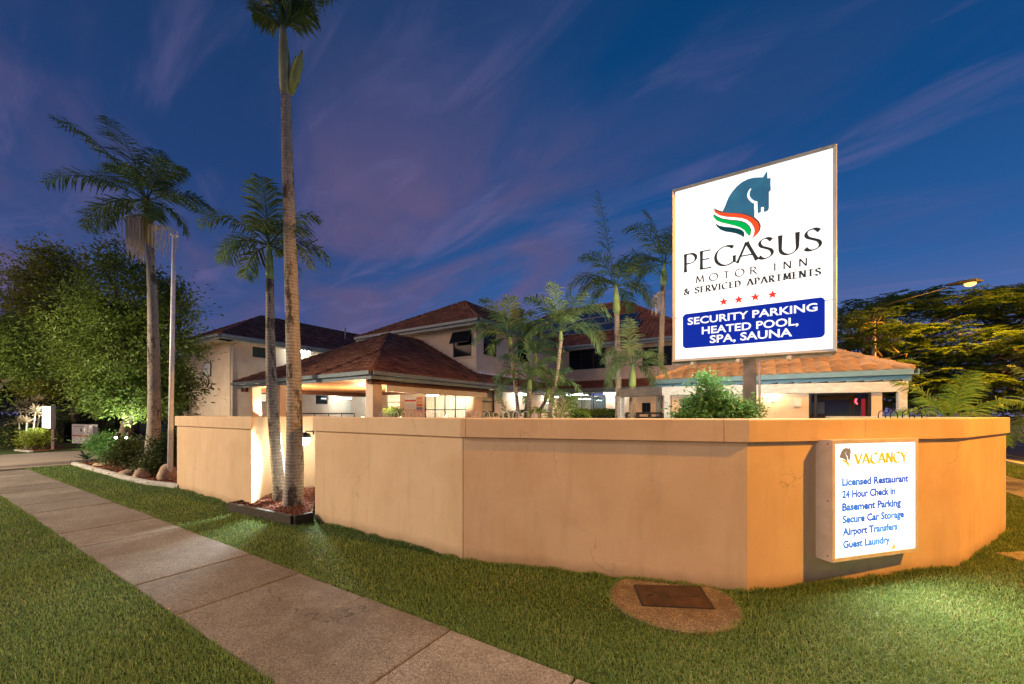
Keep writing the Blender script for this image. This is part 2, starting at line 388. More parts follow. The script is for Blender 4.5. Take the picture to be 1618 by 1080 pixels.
def groundmats():
    t = NT('lawn_soil'); v = t.coord(); f = t.noise(v, 1.1, 6, .6); g = t.noise(v, 30, 5, .7)
    col = t.ramp(f, [(.3, (.045, .085, .02)), (.7, (.10, .15, .036))]); col = t.mix(t.ramp(g, [(.35, (0, 0, 0)), (.7, (1, 1, 1))]), (.022, .026, .010), col)
    t.base(col, .95, .1); t.bump(g, .8, .03); MATS['lawn'] = t.m
    t = NT('exposed_concrete'); v = t.coord()
    sp = t.n('ShaderNodeTexVoronoi'); sp.inputs['Scale'].default_value = 130; t.L.new(v, sp.inputs['Vector'])
    ag = t.ramp(sp.outputs['Color'], [(.15, (.10, .085, .072)), (.5, (.19, .165, .14)), (.9, (.33, .295, .255))])
    big = t.noise(v, .75, 6, .65); col = t.mix(t.math('MULTIPLY', t.ramp(big, [(.38, (0, 0, 0)), (.66, (1, 1, 1))]), .7), ag, (.085, .060, .045))
    fine = t.noise(v, 4.5, 6, .7); col = t.mix(t.math('MULTIPLY', t.ramp(fine, [(.5, (0, 0, 0)), (.75, (1, 1, 1))]), .35), col, (.30, .27, .235))
    crk = t.n('ShaderNodeTexVoronoi', feature='DISTANCE_TO_EDGE'); crk.inputs['Scale'].default_value = .42; wv = t.n('ShaderNodeVectorMath', operation='ADD'); nz = t.n('ShaderNodeTexNoise'); nz.inputs['Scale'].default_value = 2.4; nz.inputs['Detail'].default_value = 7
    t.L.new(v, nz.inputs['Vector']); t.L.new(v, wv.inputs[0]); t.L.new(nz.outputs['Color'], wv.inputs[1]); t.L.new(wv.outputs[0], crk.inputs['Vector'])
    cm = t.math('MULTIPLY', t.ramp(crk.outputs['Distance'], [(0, (1, 1, 1)), (.004, (0, 0, 0))]), t.ramp(t.noise(v, .7, 3), [(.50, (0, 0, 0)), (.6, (.8, .8, .8))])); col = t.mix(cm, col, (.03, .022, .016))
    gi = t.n('ShaderNodeNewGeometry'); col = t.mix(.5, col, t.mix(1.0, col, t.ramp(gi.outputs['Random Per Island'], [(0, (.55, .52, .5)), (.5, (.95, .95, .95)), (1, (1.35, 1.33, 1.3))]), 'MULTIPLY'))
    t.base(col, .85, .25); t.bump(sp.outputs['Distance'], .5, .004); MATS['path'] = t.m
    t = NT('pit_concrete'); v = t.coord(); sp = t.n('ShaderNodeTexVoronoi'); sp.inputs['Scale'].default_value = 95; t.L.new(v, sp.inputs['Vector'])
    col = t.ramp(sp.outputs['Color'], [(.15, (.085, .062, .045)), (.5, (.16, .12, .085)), (.9, (.26, .205, .15))]); big = t.noise(v, 3.2, 7, .7); col = t.mix(t.math('MULTIPLY', t.ramp(big, [(.42, (0, 0, 0)), (.62, (1, 1, 1))]), .7), col, (.07, .048, .032))
    t.base(col, .9, .2); t.bump(t.math('ADD', sp.outputs['Distance'], t.math('MULTIPLY', big, 2.0)), .6, .006); MATS['pit'] = t.m
    t = NT('drive_concrete'); v = t.coord(); big = t.noise(v, .5, 6, .6); fine = t.noise(v, 60, 4, .7)
    col = t.mix(.4, t.ramp(big, [(.3, (.17, .13, .10)), (.7, (.30, .25, .20))]), t.ramp(fine, [(.3, (.14, .11, .085)), (.7, (.30, .26, .22))])); t.base(col, .85, .2); MATS['drive'] = t.m
    t = NT('asphalt'); v = t.coord(); f = t.noise(v, 90, 4, .7); big = t.noise(v, .3, 5)
    t.base(t.mix(.5, t.ramp(f, [(.3, (.09, .086, .084)), (.7, (.17, .16, .15))]), t.ramp(big, [(.3, (.11, .11, .11)), (.7, (.19, .175, .165))])), .8, .3); MATS['road'] = t.m
    t = NT('mulch_base'); v = t.coord(); f = t.noise(v, 28, 6, .7); t.base(t.ramp(f, [(.3, (.05, .018, .011)), (.55, (.15, .055, .033)), (.75, (.24, .10, .06))]), .95, .1); t.bump(f, .9, .02); MATS['mulch'] = t.m
    t = NT('rusty_lid'); v = t.coord(); f = t.noise(v, 7, 7, .7); col = t.ramp(f, [(.3, (.028, .016, .011)), (.6, (.065, .033, .021)), (.75, (.11, .065, .045))])
    sep = t.n('ShaderNodeTexVoronoi'); sep.inputs['Scale'].default_value = 45; t.L.new(v, sep.inputs['Vector']); t.base(col, .65, .4, .3); t.bump(sep.outputs['Distance'], .6, .004); MATS['lid'] = t.m
groundmats()
def grassmat(name):
    t = NT(name); g = t.n('ShaderNodeNewGeometry'); v = t.coord()
    pch = t.noise(v, .9, 7, .68)
    f = t.math('ADD', t.math('MULTIPLY', g.outputs['Random Per Island'], .5), t.math('MULTIPLY', pch, .6))
    col = t.ramp(f, [(.18, (.062, .125, .030)), (.48, (.13, .23, .058)), (.72, (.235, .32, .095)), (.9, (.42, .37, .19))])
    t.base(col, .6, .2)
    tr = t.n('ShaderNodeBsdfTranslucent'); t.L.new(col, tr.inputs[0]); mx = t.n('ShaderNodeMixShader'); mx.inputs[0].default_value = .3
    t.L.new(t.b.outputs[0], mx.inputs[1]); t.L.new(tr.outputs[0], mx.inputs[2]); t.L.new(mx.outputs[0], t.out.inputs[0]); return t.m
M_GRASS = grassmat('grass_blades')
def timberceil():
    t = NT('lined_ceiling'); tc = t.n('ShaderNodeTexCoord'); mp = t.n('ShaderNodeMapping'); mp.inputs['Rotation'].default_value = (0, 0, R(-57.7)); t.L.new(tc.outputs['Object'], mp.inputs[0])
    sp = t.n('ShaderNodeSeparateXYZ'); t.L.new(mp.outputs[0], sp.inputs[0]); fr = t.math('FRACT', t.math('MULTIPLY', sp.outputs[1], 7.5)); fl = t.math('FLOOR', t.math('MULTIPLY', sp.outputs[1], 7.5))
    wn = t.n('ShaderNodeTexWhiteNoise', noise_dimensions='1D'); t.L.new(fl, wn.inputs['W'])
    col = t.ramp(wn.outputs[0], [(0, (.36, .14, .045)), (1, (.55, .25, .09))]); gr = t.ramp(fr, [(.0, (0, 0, 0)), (.06, (1, 1, 1))]); col = t.mix(gr, (.06, .022, .008), col); t.base(col, .45, .3); return t.m
M_CEIL = timberceil()

# ------------------------------------------------------------------ plan of the boundary walls
A, B, C, D, E_ = V((-3.23, 6.54, 0)), V((-.60, 4.78, 0)), V((2.31, 3.917, 0)), V((5.14, 4.58, 0)), V((7.26, 5.86, 0))
P0, P1, P2, P3 = V((-7.88, 9.38, 0)), V((-4.72, 7.22, 0)), V((-5.04, 8.60, 0)), V((-4.40, 8.95, 0))
WT = 1.70
def offset_line(pts, d):         # shift a plan polyline to its left by d, mitred
    out = []; n = len(pts)
    for i in range(n):
        ns = []
        if i > 0: t = (pts[i] - pts[i - 1]).normalized(); ns.append(V((-t.y, t.x, 0)))
        if i < n - 1: t = (pts[i + 1] - pts[i]).normalized(); ns.append(V((-t.y, t.x, 0)))
        if len(ns) == 2:
            b = (ns[0] + ns[1]).normalized(); out.append(pts[i] + b * (d / max(.3, b.dot(ns[0]))))
        else: out.append(pts[i] + ns[0] * d)
    return out
def band(mb, pts, outer, inner, z0, z1, chamfer=0.0):   # wall strip: outer side lies to the right of the line
    a = offset_line(pts, -outer); b = offset_line(pts, inner); n = len(pts)
    for i in range(n - 1):
        mb.quad(a[i] + UP * z0, a[i + 1] + UP * z0, a[i + 1] + UP * (z1 - chamfer), a[i] + UP * (z1 - chamfer))
        mb.quad(b[i + 1] + UP * z0, b[i] + UP * z0, b[i] + UP * z1, b[i + 1] + UP * z1)
        if chamfer:
            a2 = offset_line(pts, -(outer - chamfer)); mb.quad(a[i] + UP * (z1 - chamfer), a[i + 1] + UP * (z1 - chamfer), a2[i + 1] + UP * z1, a2[i] + UP * z1)
            mb.quad(a2[i] + UP * z1, a2[i + 1] + UP * z1, b[i + 1] + UP * z1, b[i] + UP * z1)
        else: mb.quad(a[i] + UP * z1, a[i + 1] + UP * z1, b[i + 1] + UP * z1, b[i] + UP * z1)
        mb.quad(b[i] + UP * z0, b[i + 1] + UP * z0, a[i + 1] + UP * z0, a[i] + UP * z0)
    mb.quad(b[0] + UP * z0, a[0] + UP * z0, a[0] + UP * z1, b[0] + UP * z1)
    mb.quad(a[-1] + UP * z0, b[-1] + UP * z0, b[-1] + UP * z1, a[-1] + UP * z1)
def split_line(pts, cuts, gap=.005):                    # cut a polyline at (segment, fraction) places, leaving a narrow joint
    runs = []; cur = [pts[0]]
    for i in range(len(pts) - 1):
        t = (pts[i + 1] - pts[i]).normalized()
        for (s, fr) in sorted(c for c in cuts if c[0] == i):
            p = pts[i].lerp(pts[i + 1], fr); cur.append(p - t * gap / 2); runs.append(cur); cur = [p + t * gap / 2]
        cur.append(pts[i + 1])
    runs.append(cur); return runs
def wall_thing(name, line, label, cuts, wcuts):
    r = thing(name, line[1], label, 'wall')
    mb = MB()
    for run in split_line(line, wcuts, .006): band(mb, run, 0, .22, -.05, WT - .225)
    part('wall_body', mb, M_WALL, r)
    mb = MB()
    for run in split_line(line, cuts): band(mb, run, .035, .255, WT - .225, WT, .012)
    part('coping', mb, M_WALL, r); return r
wall_main = wall_thing('boundary_wall', [V((-4.36, 8.90, 0)), A, B, C, D, E_, V((7.0, 8.6, 0))], 'long cream rendered front wall with flat coping, bending round the lit signs', [(2, .02), (2, .93), (3, .5), (4, .07)], [(2, .005)])
wall_left = wall_thing('boundary_wall', [V((-7.5, 10.3, 0)), P0, P1, P2, P3 + V((.0, .0, 0))], 'short stepped cream wall beside the flagpole, ending in the recess behind two palm trunks', [(1, .5)], [])

# ------------------------------------------------------------------ ground, path, driveway, road
def sheet(name, poly, z, mat, kind='structure'):
    mb = MB(); mb.quad(*[(p[0], p[1], z) for p in poly]); o = part(name, mb, mat); tag(o, kind=kind); return o
mb = MB(); mb.quad((-400, -150, 0), (400, -150, 0), (400, 500, 0), (-400, 500, 0)); tag(part('ground', mb, MATS['lawn']), kind='structure')
PR = V((-4.18, 5.54, 0)); PW = 1.09                      # right edge of the footpath and its width
def pth(t, w, z=0): return PR + D1 * t - D2 * w + UP * z
mb = MB()
for k in range(-9, 13):
    t0 = k * 1.08 - .04
    if t0 + 1.08 > 13.6: break
    a, b = t0 + .008, t0 + 1.072
    mb.box(pth(a, PW, -.08), D1 * (b - a), D2 * PW, UP * (.095 + .004 * ((k * 7) % 3 - 1)))
o = part('footpath', mb, MATS['path'], bevel=.008); tag(o, kind='structure')
sheet('path_bed', [pth(-10, PW - .01), pth(13.6, PW - .01), pth(13.6, .01), pth(-10, .01)], .002, plain('joint_soil', (.022, .016, .011), .95))
mb = MB(); mb.box(pth(13.62, 14, -.1), D1 * 7.2, D2 * 34, UP * .112); tag(part('driveway', mb, MATS['drive']), kind='structure')
mb = MB()
for k in range(0, 8): mb.box(pth(20.84 + k * 1.08, PW, -.08), D1 * 1.07, D2 * PW, UP * .092)
tag(part('footpath', mb, MATS['path']), kind='structure')
# cross street to the right: distance c from the camera measured along -D1
def cs(c, b, z=0): return -D1 * c + D2 * b + UP * z
sheet('road', [cs(7.55, -60), cs(16.5, -60), cs(16.5, 160), cs(7.55, 160)], .004, MATS['road'])
sheet('roadside_path', [cs(4.55, -40), cs(5.75, -40), cs(5.75, 60), cs(4.55, 60)], .008, MATS['path'])
mb = MB(); mb.box(cs(7.3, -60, -.05), -D1 * .25, D2 * 220, UP * .13); mb.box(cs(16.5, -60, -.05), -D1 * .25, D2 * 220, UP * .15); tag(part('kerb', mb, M_KERB, bevel=.02), kind='structure')
sheet('road_marking', [cs(11.9, -60), cs(12.02, -60), cs(12.02, 160), cs(11.9, 160)], .009, M_WHITE)
sheet('road_marking', [cs(8.6, -60), cs(8.7, -60), cs(8.7, 160), cs(8.6, 160)], .009, plain('yellow_line', (.62, .40, .10), .6))
sheet('road_marking', [cs(14.6, -60), cs(14.72, -60), cs(14.72, 160), cs(14.6, 160)], .009, M_WHITE)
# low white wall of the house across the street
r = thing('roadside_fence', cs(18.5, 20), 'low white wall with brown posts across the street at the right edge', 'fence')
mb = MB(); mb.box(cs(18.5, 2, 0), -D1 * .25, D2 * 60, UP * .75); part('wall_body', mb, M_WHITE, r)
mb = MB()
for k in range(9): mb = MB(); mb.box(cs(18.52, 14 + k * 3, .75), -D1 * .2, D2 * .5, UP * .9); part('pier', mb, plain('brown_brick', (.22, .13, .09), .8), r)
# stray slab by the wall end
mb = MB(); g0 = gnd(1590, 880); mb.box((g0.x, g0.y - .25, -.03), V((.75, .10, 0)), V((-.02, .36, 0)), UP * .05)
tag(part('paving_slab', mb, MATS['drive'], bevel=.01), 'brown paving slab set in the grass past the right wall end', 'paving slab')

# planter in the recess
K0, K1, K2, K3 = V((-5.02, 7.43, 0)), V((-5.10, 7.20, 0)), V((-3.43, 6.27, 0)), V((-3.25, 6.50, 0))
r = thing('planter_edging', K2, 'dark timber sleeper edging round the red bark bed in the wall recess', 'edging')
for a, b in ((K0, K1), (K1, K2 - (K2 - K1).normalized() * .03), (K2, K3)):
    mb = MB(); mb.beam(a + UP * .15, b + UP * .15, .07, .20); part('sleeper', mb, M_SLEEPER, r, bevel=.012)
PLANT = [K0, K1, K2, K3, V((-3.3, 6.6, 0)), V((-4.35, 8.85, 0)), V((-5.02, 8.58, 0)), P1]
sheet('mulch', PLANT, .115, MATS['mulch'], 'stuff')
# left garden bed
KERB = [gnd(*p) for p in ((112, 734), (135, 741), (166, 749.5), (193, 757.5), (229, 765.5), (262, 769), (280, 772))]
BED = KERB + [P0, V((-7.4, 10.4, 0)), V((-8.6, 14.2, 0)), V((-13.6, 15.4, 0))]
sheet('mulch', BED, .05, MATS['mulch'], 'stuff')
mb = MB()
a = offset_line(KERB, .0); 
band(mb, KERB, .0, .13, -.03, .085, .015)
tag(part('garden_kerb', mb, M_KERB), 'pale concrete kerb curving along the flagpole garden bed', 'kerb')
def chips(poly, z, n, seed):
    g = np.random.default_rng(seed); P = np.array([(p[0], p[1]) for p in poly]); lo, hi = P.min(0), P.max(0)
    q = g.uniform(lo, hi, (n * 2, 2)); q = q[inpoly(q, P)][:n]; n = len(q)
    c = np.column_stack([q, z + g.uniform(0, .02, n)])
    d = g.normal(size=(n, 3)); d[:, 2] *= .35; d /= np.linalg.norm(d, axis=1)[:, None]
    return c, d, g
def inpoly(q, P):
    x, y = q[:, 0], q[:, 1]; r = np.zeros(len(q), bool); n = len(P)
    for i in range(n):
        x1, y1 = P[i]; x2, y2 = P[(i + 1) % n]
        c = ((y1 > y) != (y2 > y)) & (x < (x2 - x1) * (y - y1) / (y2 - y1 + 1e-12) + x1); r ^= c
    return r

# ------------------------------------------------------------------ leaf meshes
def leaf_arrays(c, d, L, W, g, fold=.25, up=None):
    """one folded diamond leaf per centre c, pointing along d; L/W length, width arrays or numbers"""
    n = len(c); L = np.broadcast_to(np.asarray(L, float), (n,))[:, None]; W = np.broadcast_to(np.asarray(W, float), (n,))[:, None]
    if up is None: up = g.normal(size=(n, 3)); 
    s = np.cross(d, up); s /= np.linalg.norm(s, axis=1)[:, None] + 1e-9; u = np.cross(s, d)
    base = c - d * L / 2; tip = c + d * L / 2; mid = c - d * L * .08
    v = np.stack([base, mid + s * W / 2 + u * W * fold, tip, mid - s * W / 2 + u * W * fold], 1).reshape(-1, 3)
    i = np.arange(n)[:, None] * 4
    return v, np.concatenate([i + [0, 1, 2], i + [0, 2, 3]], 0)
def merge(parts):
    vs, fs, k = [], [], 0
    for v, f in parts: vs.append(v); fs.append(f + k); k += len(v)
    return np.concatenate(vs), np.concatenate(fs)
c, d, g = chips(PLANT, .12, 3800, 3); v, f = leaf_arrays(c, d, g.uniform(.02, .06, len(c)), g.uniform(.012, .028, len(c)), g)
tag(fast_mesh('mulch_chips', v, f, M_MULCHC), kind='stuff')
c, d, g = chips(BED, .055, 6000, 4); v, f = leaf_arrays(c, d, g.uniform(.03, .09, len(c)), g.uniform(.02, .04, len(c)), g)
tag(fast_mesh('mulch_chips', v, f, M_MULCHC), kind='stuff')

# grass blades over the lawns in view, thinning with distance
LIDC = V((1.50, 3.73, 0)); LIDR = .575
def grass():
    n = 760000; g = np.random.default_rng(11)
    Y = 1.3 * (17 / 1.3) ** g.random(n); X = g.uniform(-1.9, 1.9, n) * Y; q = np.column_stack([X, Y])
    keep = np.ones(n, bool)
    rel = q - np.array([PR.x, PR.y]); w = -(rel @ np.array([D2.x, D2.y])); t = rel @ np.array([D1.x, D1.y])
    wob = .02 * np.sin(t * 23) + .015 * np.sin(t * 57 + 1)
    keep &= ~((w > -.005 + wob * .6) & (w < PW + .005 - wob * .6) & (t < 13.6)) & (t < 13.55)
    behind = np.array([(p.x, p.y) for p in [V((-4.36, 8.9, 0)), A, B, C, D, E_, V((7.0, 8.6, 0)), V((8, 40, 0)), V((-9, 40, 0)), V((-7.5, 10.3, 0)), P0, P1]])
    keep &= ~inpoly(q, behind)
    for poly in (PLANT, BED): keep &= ~inpoly(q, np.array([(p[0], p[1]) for p in poly]))
    keep &= ((q - np.array([LIDC.x, LIDC.y])) ** 2).sum(1) > (LIDR - .03 + .03 * np.sin(9 * np.arctan2(q[:, 1] - LIDC.y, q[:, 0] - LIDC.x))) ** 2
    c_ = -(q @ np.array([D1.x, D1.y])); keep &= (c_ < 7.3) & ~((c_ > 4.5) & (c_ < 5.8))
    q = q[keep]; Y = Y[keep]; n = len(q)
    lum = .5 + .5 * np.sin(q[:, 0] * 2.3 + 1.3 * np.sin(q[:, 1] * 1.7)) * np.sin(q[:, 1] * 2.9 + q[:, 0])
    h = g.uniform(.012, .034, n) * (.75 + .55 * lum) * np.where(g.random(n) < .03, 1.9, 1) * (1 + .05 * Y); wd_ = g.uniform(.0022, .0042, n) * (.55 + .28 * Y)
    az = g.uniform(0, 2 * np.pi, n); ln = g.uniform(.1, 1.1, n)
    s = np.column_stack([np.cos(az), np.sin(az), np.zeros(n)]); fw = np.column_stack([-np.sin(az), np.cos(az), np.zeros(n)])
    b = np.column_stack([q, np.full(n, -.002)])
    mid = b + fw * (h * ln * .3)[:, None] + np.array([0, 0, 1]) * (h * .6)[:, None]
    tip = b + fw * (h * ln)[:, None] + np.array([0, 0, 1]) * (h * (1.05 - .35 * ln))[:, None]
    hw = (wd_ / 2)[:, None]
    v = np.stack([b - s * hw, b + s * hw, mid + s * hw * .8, tip, mid - s * hw * .8], 1).reshape(-1, 3)
    i = np.arange(n)[:, None] * 5
    f = np.concatenate([i + [0, 1, 2], i + [0, 2, 4], i + [4, 2, 3]], 0)
    tag(fast_mesh('grass', v, f, M_GRASS), kind='stuff')
grass()

def fringe():                                            # longer untrimmed blades along the wall foot, the path edges and the joints
    g = np.random.default_rng(19); runs = [(A, B, -.03, 2600, .055), (B, C, -.03, 2600, .05), (C, D, -.03, 2400, .055), (D, E_, -.03, 1500, .06), (P0, P1, -.03, 1500, .06), (pth(-6, -.02), pth(13.4, -.02), 0, 7000, .042), (pth(-6, PW + .02), pth(13.4, PW + .02), 0, 7000, .042)]
    runs += [(pth(k * 1.08 - .04, .05 + .1 * (k % 3)), pth(k * 1.08 - .04, .3 + .25 * (k % 4)), 0, 70, .022) for k in range(-3, 8)] + [(LIDC + V((LIDR * math.cos(a), LIDR * math.sin(a), 0)), LIDC + V((LIDR * math.cos(a + .35), LIDR * math.sin(a + .35), 0)), 0, 90, .035) for a in [i * .35 for i in range(18)]]
    vs = []
    for p, q, off, n, hh in runs:
        d = np.array(q - p); L = np.linalg.norm(d); nn = np.array([-d[1], d[0], 0]) / L; t = g.random(n); cl = .5 + .5 * np.sin(t * L * 9 + np.sin(t * L * 4.1) * 2)
        keep = g.random(n) < .25 + .75 * cl; t = t[keep]; cl = cl[keep]; n = len(t)
        b = np.array(p)[None] + d[None] * t[:, None] + nn[None] * (off + g.normal(size=n) * .018)[:, None]; b[:, 2] = 0
        h = hh * g.uniform(.4, 1.1, n) * (.5 + .8 * cl); a = g.uniform(0, 6.28, n); s_ = np.column_stack([np.cos(a), np.sin(a), np.zeros(n)]); f_ = np.column_stack([-np.sin(a), np.cos(a), np.zeros(n)]); ln = g.uniform(.1, .9, n); w = (g.uniform(.002, .004, n) * (.6 + .22 * b[:, 1]))[:, None] / 2
        m_ = b + f_ * (h * ln * .3)[:, None]; m_[:, 2] += h * .6; tp = b + f_ * (h * ln)[:, None]; tp[:, 2] += h * (1.05 - .35 * ln)
        vs.append(np.stack([b - s_ * w, b + s_ * w, m_ + s_ * w * .8, tp, m_ - s_ * w * .8], 1).reshape(-1, 3))
    v = np.concatenate(vs); i = np.arange(len(v) // 5)[:, None] * 5; tag(fast_mesh('grass', v, np.concatenate([i + [0, 1, 2], i + [0, 2, 4], i + [4, 2, 3]], 0), M_GRASS), kind='stuff')
fringe()

# concrete pit collar with its steel lid
r = thing('access_pit', LIDC, 'round concrete pit collar with rusty rectangular lid set in the lawn', 'manhole')
mb = MB()
L4 = [gnd(*p) for p in ((1004, 927.5), (1104, 930), (1126, 964), (1017, 959))]
ring = [LIDC + V((math.cos(a) * LIDR, math.sin(a) * LIDR, 0)) for a in [i * math.pi / 32 for i in range(64)]]
mb.prism(ring, -.05, .016); part('collar', mb, MATS['pit'], r, bevel=.012)
mb = MB(); mb.prism(L4, .0, .023); lid = part('lid', mb, MATS['lid'], r, bevel=.004)
lc = sum(L4, V((0, 0, 0))) / 4; mb = MB()
for i in range(4): mb.beam(L4[i] + UP * .021 + (L4[i] - lc) * .03, L4[(i + 1) % 4] + UP * .021 + (L4[(i + 1) % 4] - lc) * .03, .018, .03)
part('lid_frame', mb, M_BLACK, r)
mb = MB(); u = (L4[1] - L4[0]).normalized(); w = (L4[3] - L4[0]).normalized()
for a in (.16, .84): mb = MB(); mb.cbox(L4[0] + u * .62 * a + w * .22 + UP * .023, .06, .015, .004, .2); part('lifting_slot', mb, M_BLACK, lid)
for k in range(3): mb = MB(); mb.cbox(L4[0] + u * (.17 + .045 * k) + w * .2 + UP * .023, .008, .11, .003, .2); part('cast_rib', mb, M_BLACK, lid)

# ------------------------------------------------------------------ lettering
def smooth_pts(p, k=6):
    p = [V((a, b, 0)) for a, b in p]; out = []
    for i in range(len(p) - 1):
        p0, p1, p2, p3 = p[max(i - 1, 0)], p[i], p[i + 1], p[min(i + 2, len(p) - 1)]
        for j in range(k):
            t = j / k; out.append(.5 * ((2 * p1) + (p2 - p0) * t + (2 * p0 - 5 * p1 + 4 * p2 - p3) * t * t + (3 * p1 - p0 - 3 * p2 + p3) * t ** 3))
    out.append(p[-1]); return [(q.x, q.y) for q in out]
def arc(cx, cy, rx, ry, a0, a1, n=18): return [(cx + rx * math.cos(R(a0 + (a1 - a0) * i / n)), cy + ry * math.sin(R(a0 + (a1 - a0) * i / n))) for i in range(n + 1)]
def line2(*p):
    out = []
    for (a, b), (c, d) in zip(p, p[1:]): out += [(a + (c - a) * i / 6, b + (d - b) * i / 6) for i in range(6)]
    return out + [p[-1]]
GL = {  # letter: (width, strokes)
 'P': (.62, [line2((.1, 0), (.1, 1)), line2((.1, .97), (.3, .97)) + arc(.3, .71, .28, .26, 90, -90) + line2((.3, .45), (.1, .45))]),
 'E': (.55, [line2((.1, 0), (.1, 1)), line2((.1, .97), (.52, .97)), line2((.1, .52), (.46, .52)), line2((.1, .03), (.55, .03))]),
 'G': (.9, [arc(.5, .5, .44, .5, 48, 318, 30), line2((.84, .08), (.84, .44))]),
 'A': (.8, [line2((.0, 0), (.38, 1)), line2((.38, 1), (.8, 0)), line2((.14, .33), (.63, .33))]),
 'S': (.62, [smooth_pts([(.54, .86), (.42, .97), (.28, 1.0), (.12, .93), (.06, .78), (.13, .63), (.31, .52), (.5, .4), (.57, .24), (.5, .08), (.31, 0), (.14, .03), (.03, .13)])]),
 'U': (.8, [line2((.1, 1), (.1, .35)) + arc(.4, .33, .3, .33, 180, 360) + line2((.7, .35), (.7, 1))]),
 'M': (.95, [line2((.08, 0), (.16, 1)), line2((.16, 1), (.48, .12)), line2((.48, .12), (.8, 1)), line2((.8, 1), (.88, 0))]),
 'O': (1.0, [arc(.5, .5, .45, .5, 90, 450, 36)]),
 'T': (.7, [line2((.35, 0), (.35, 1)), line2((0, .97), (.7, .97))]),
 'R': (.68, [line2((.1, 0), (.1, 1)), line2((.1, .97), (.3, .97)) + arc(.3, .73, .26, .24, 90, -90) + line2((.3, .49), (.1, .49)), line2((.3, .49), (.68, 0))]),
 'I': (.2, [line2((.1, 0), (.1, 1))]),
 'N': (.8, [line2((.1, 0), (.1, 1)), line2((.1, 1), (.72, 0)), line2((.72, 0), (.72, 1))]),
 'V': (.8, [line2((0, 1), (.4, 0)), line2((.4, 0), (.78, 1))]),
 'C': (.85, [arc(.5, .5, .44, .5, 48, 312, 30)]),
 'D': (.8, [line2((.1, 0), (.1, 1)), line2((.1, .97), (.3, .97)) + arc(.3, .5, .44, .47, 90, -90) + line2((.3, .03), (.1, .03))]),
 'Y': (.75, [line2((0, 1), (.36, .48)), line2((.72, 1), (.36, .48)), line2((.36, .5), (.36, 0))]),
 '&': (.85, [smooth_pts([(.8, .5), (.7, .2), (.45, 0), (.2, .04), (.08, .22), (.2, .42), (.42, .58), (.5, .8), (.38, .98), (.22, .92), (.2, .75), (.4, .42), (.85, 0)])]),
}
CNT = [0]
def letters(mb, o, u, n, text, u0, u1, v0, v1, thick, gap=.28, serif=False, boxes=None, flare=.35, contrast=.35):
    """broad-nib letters in the vertical plane through o along u; n points out of the sign"""
    if boxes is None:
        ws = [(.45 if ch == ' ' else GL[ch][0]) for ch in text]; tot = sum(ws) + gap * (len(text) - 1); k = (u1 - u0) / tot; x = u0; boxes = []
        for w in ws: boxes.append((x, x + w * k)); x += (w + gap) * k
    for ch, (a, b) in zip(text, boxes):
        if ch == ' ': continue
        w, strokes = GL[ch]; sx = (b - a) / w; sy = v1 - v0
        for st in strokes:
            CNT[0] += 1; lift = .002 + .00025 * (CNT[0] % 9)
            pts = [V((a + p * sx, v0 + q * sy, 0)) for p, q in st]; m = len(pts); Lp, Rp = [], []
            for i in range(m):
                t = (pts[min(i + 1, m - 1)] - pts[max(i - 1, 0)]).normalized(); th = math.atan2(t.y, t.x)
                hw = thick * .5 * max(contrast, abs(math.sin(th - R(24))))
                e = min(i, m - 1 - i) / max(1, m - 1); hw *= 1 + flare * max(0, 1 - e * 5)
                nn = V((-t.y, t.x, 0)); Lp.append(pts[i] + nn * hw); Rp.append(pts[i] - nn * hw)
            for i in range(m - 1):
                q = [Rp[i], Rp[i + 1], Lp[i + 1], Lp[i]]
                mb.quad(*[o + u * p.x + UP * p.y + n * lift for p in q])
            if serif:
                for e in (0, m - 1):
                    p = pts[e]; t = pts[1] - pts[0] if e == 0 else pts[-1] - pts[-2]
                    if abs(t.y) > abs(t.x):
                        hw = thick * .95; hh = thick * .16; cy = p.y + (hh if p.y < (v0 + v1) / 2 else -hh)
                        mb.quad(*[o + u * x + UP * y + n * (lift + .0013) for x, y in ((p.x - hw, cy - hh), (p.x + hw, cy - hh), (p.x + hw, cy + hh), (p.x - hw, cy + hh))])
def typeset(mb, o, u, n, text, u0, u1, v0, v1, bold=.0, lift=.003):
    """text in Blender's built-in face, cap height v0..v1, stretched to u0..u1"""
    def mesh(s):
        cu = bpy.data.curves.new('t', 'FONT'); cu.body = s; cu.offset = bold; cu.resolution_u = 3
        ob = bpy.data.objects.new('t', cu); COL.objects.link(ob); dg = bpy.context.evaluated_depsgraph_get()
        me = bpy.data.meshes.new_from_object(ob.evaluated_get(dg)); vs = [tuple(x.co) for x in me.vertices]; fs = [tuple(p.vertices) for p in me.polygons]
        bpy.data.objects.remove(ob); bpy.data.curves.remove(cu); bpy.data.meshes.remove(me); return vs, fs
    cap = max(v[1] for v in mesh('H')[0]); vs, fs = mesh(text); x0 = min(v[0] for v in vs); x1 = max(v[0] for v in vs)
    k = len(mb.v)
    for x, y, z in vs: mb.v.append(tuple(o + u * (u0 + (x - x0) / (x1 - x0) * (u1 - u0)) + UP * (v0 + y / cap * (v1 - v0)) + n * lift))
    mb.f += [tuple(k + i for i in f) for f in fs]
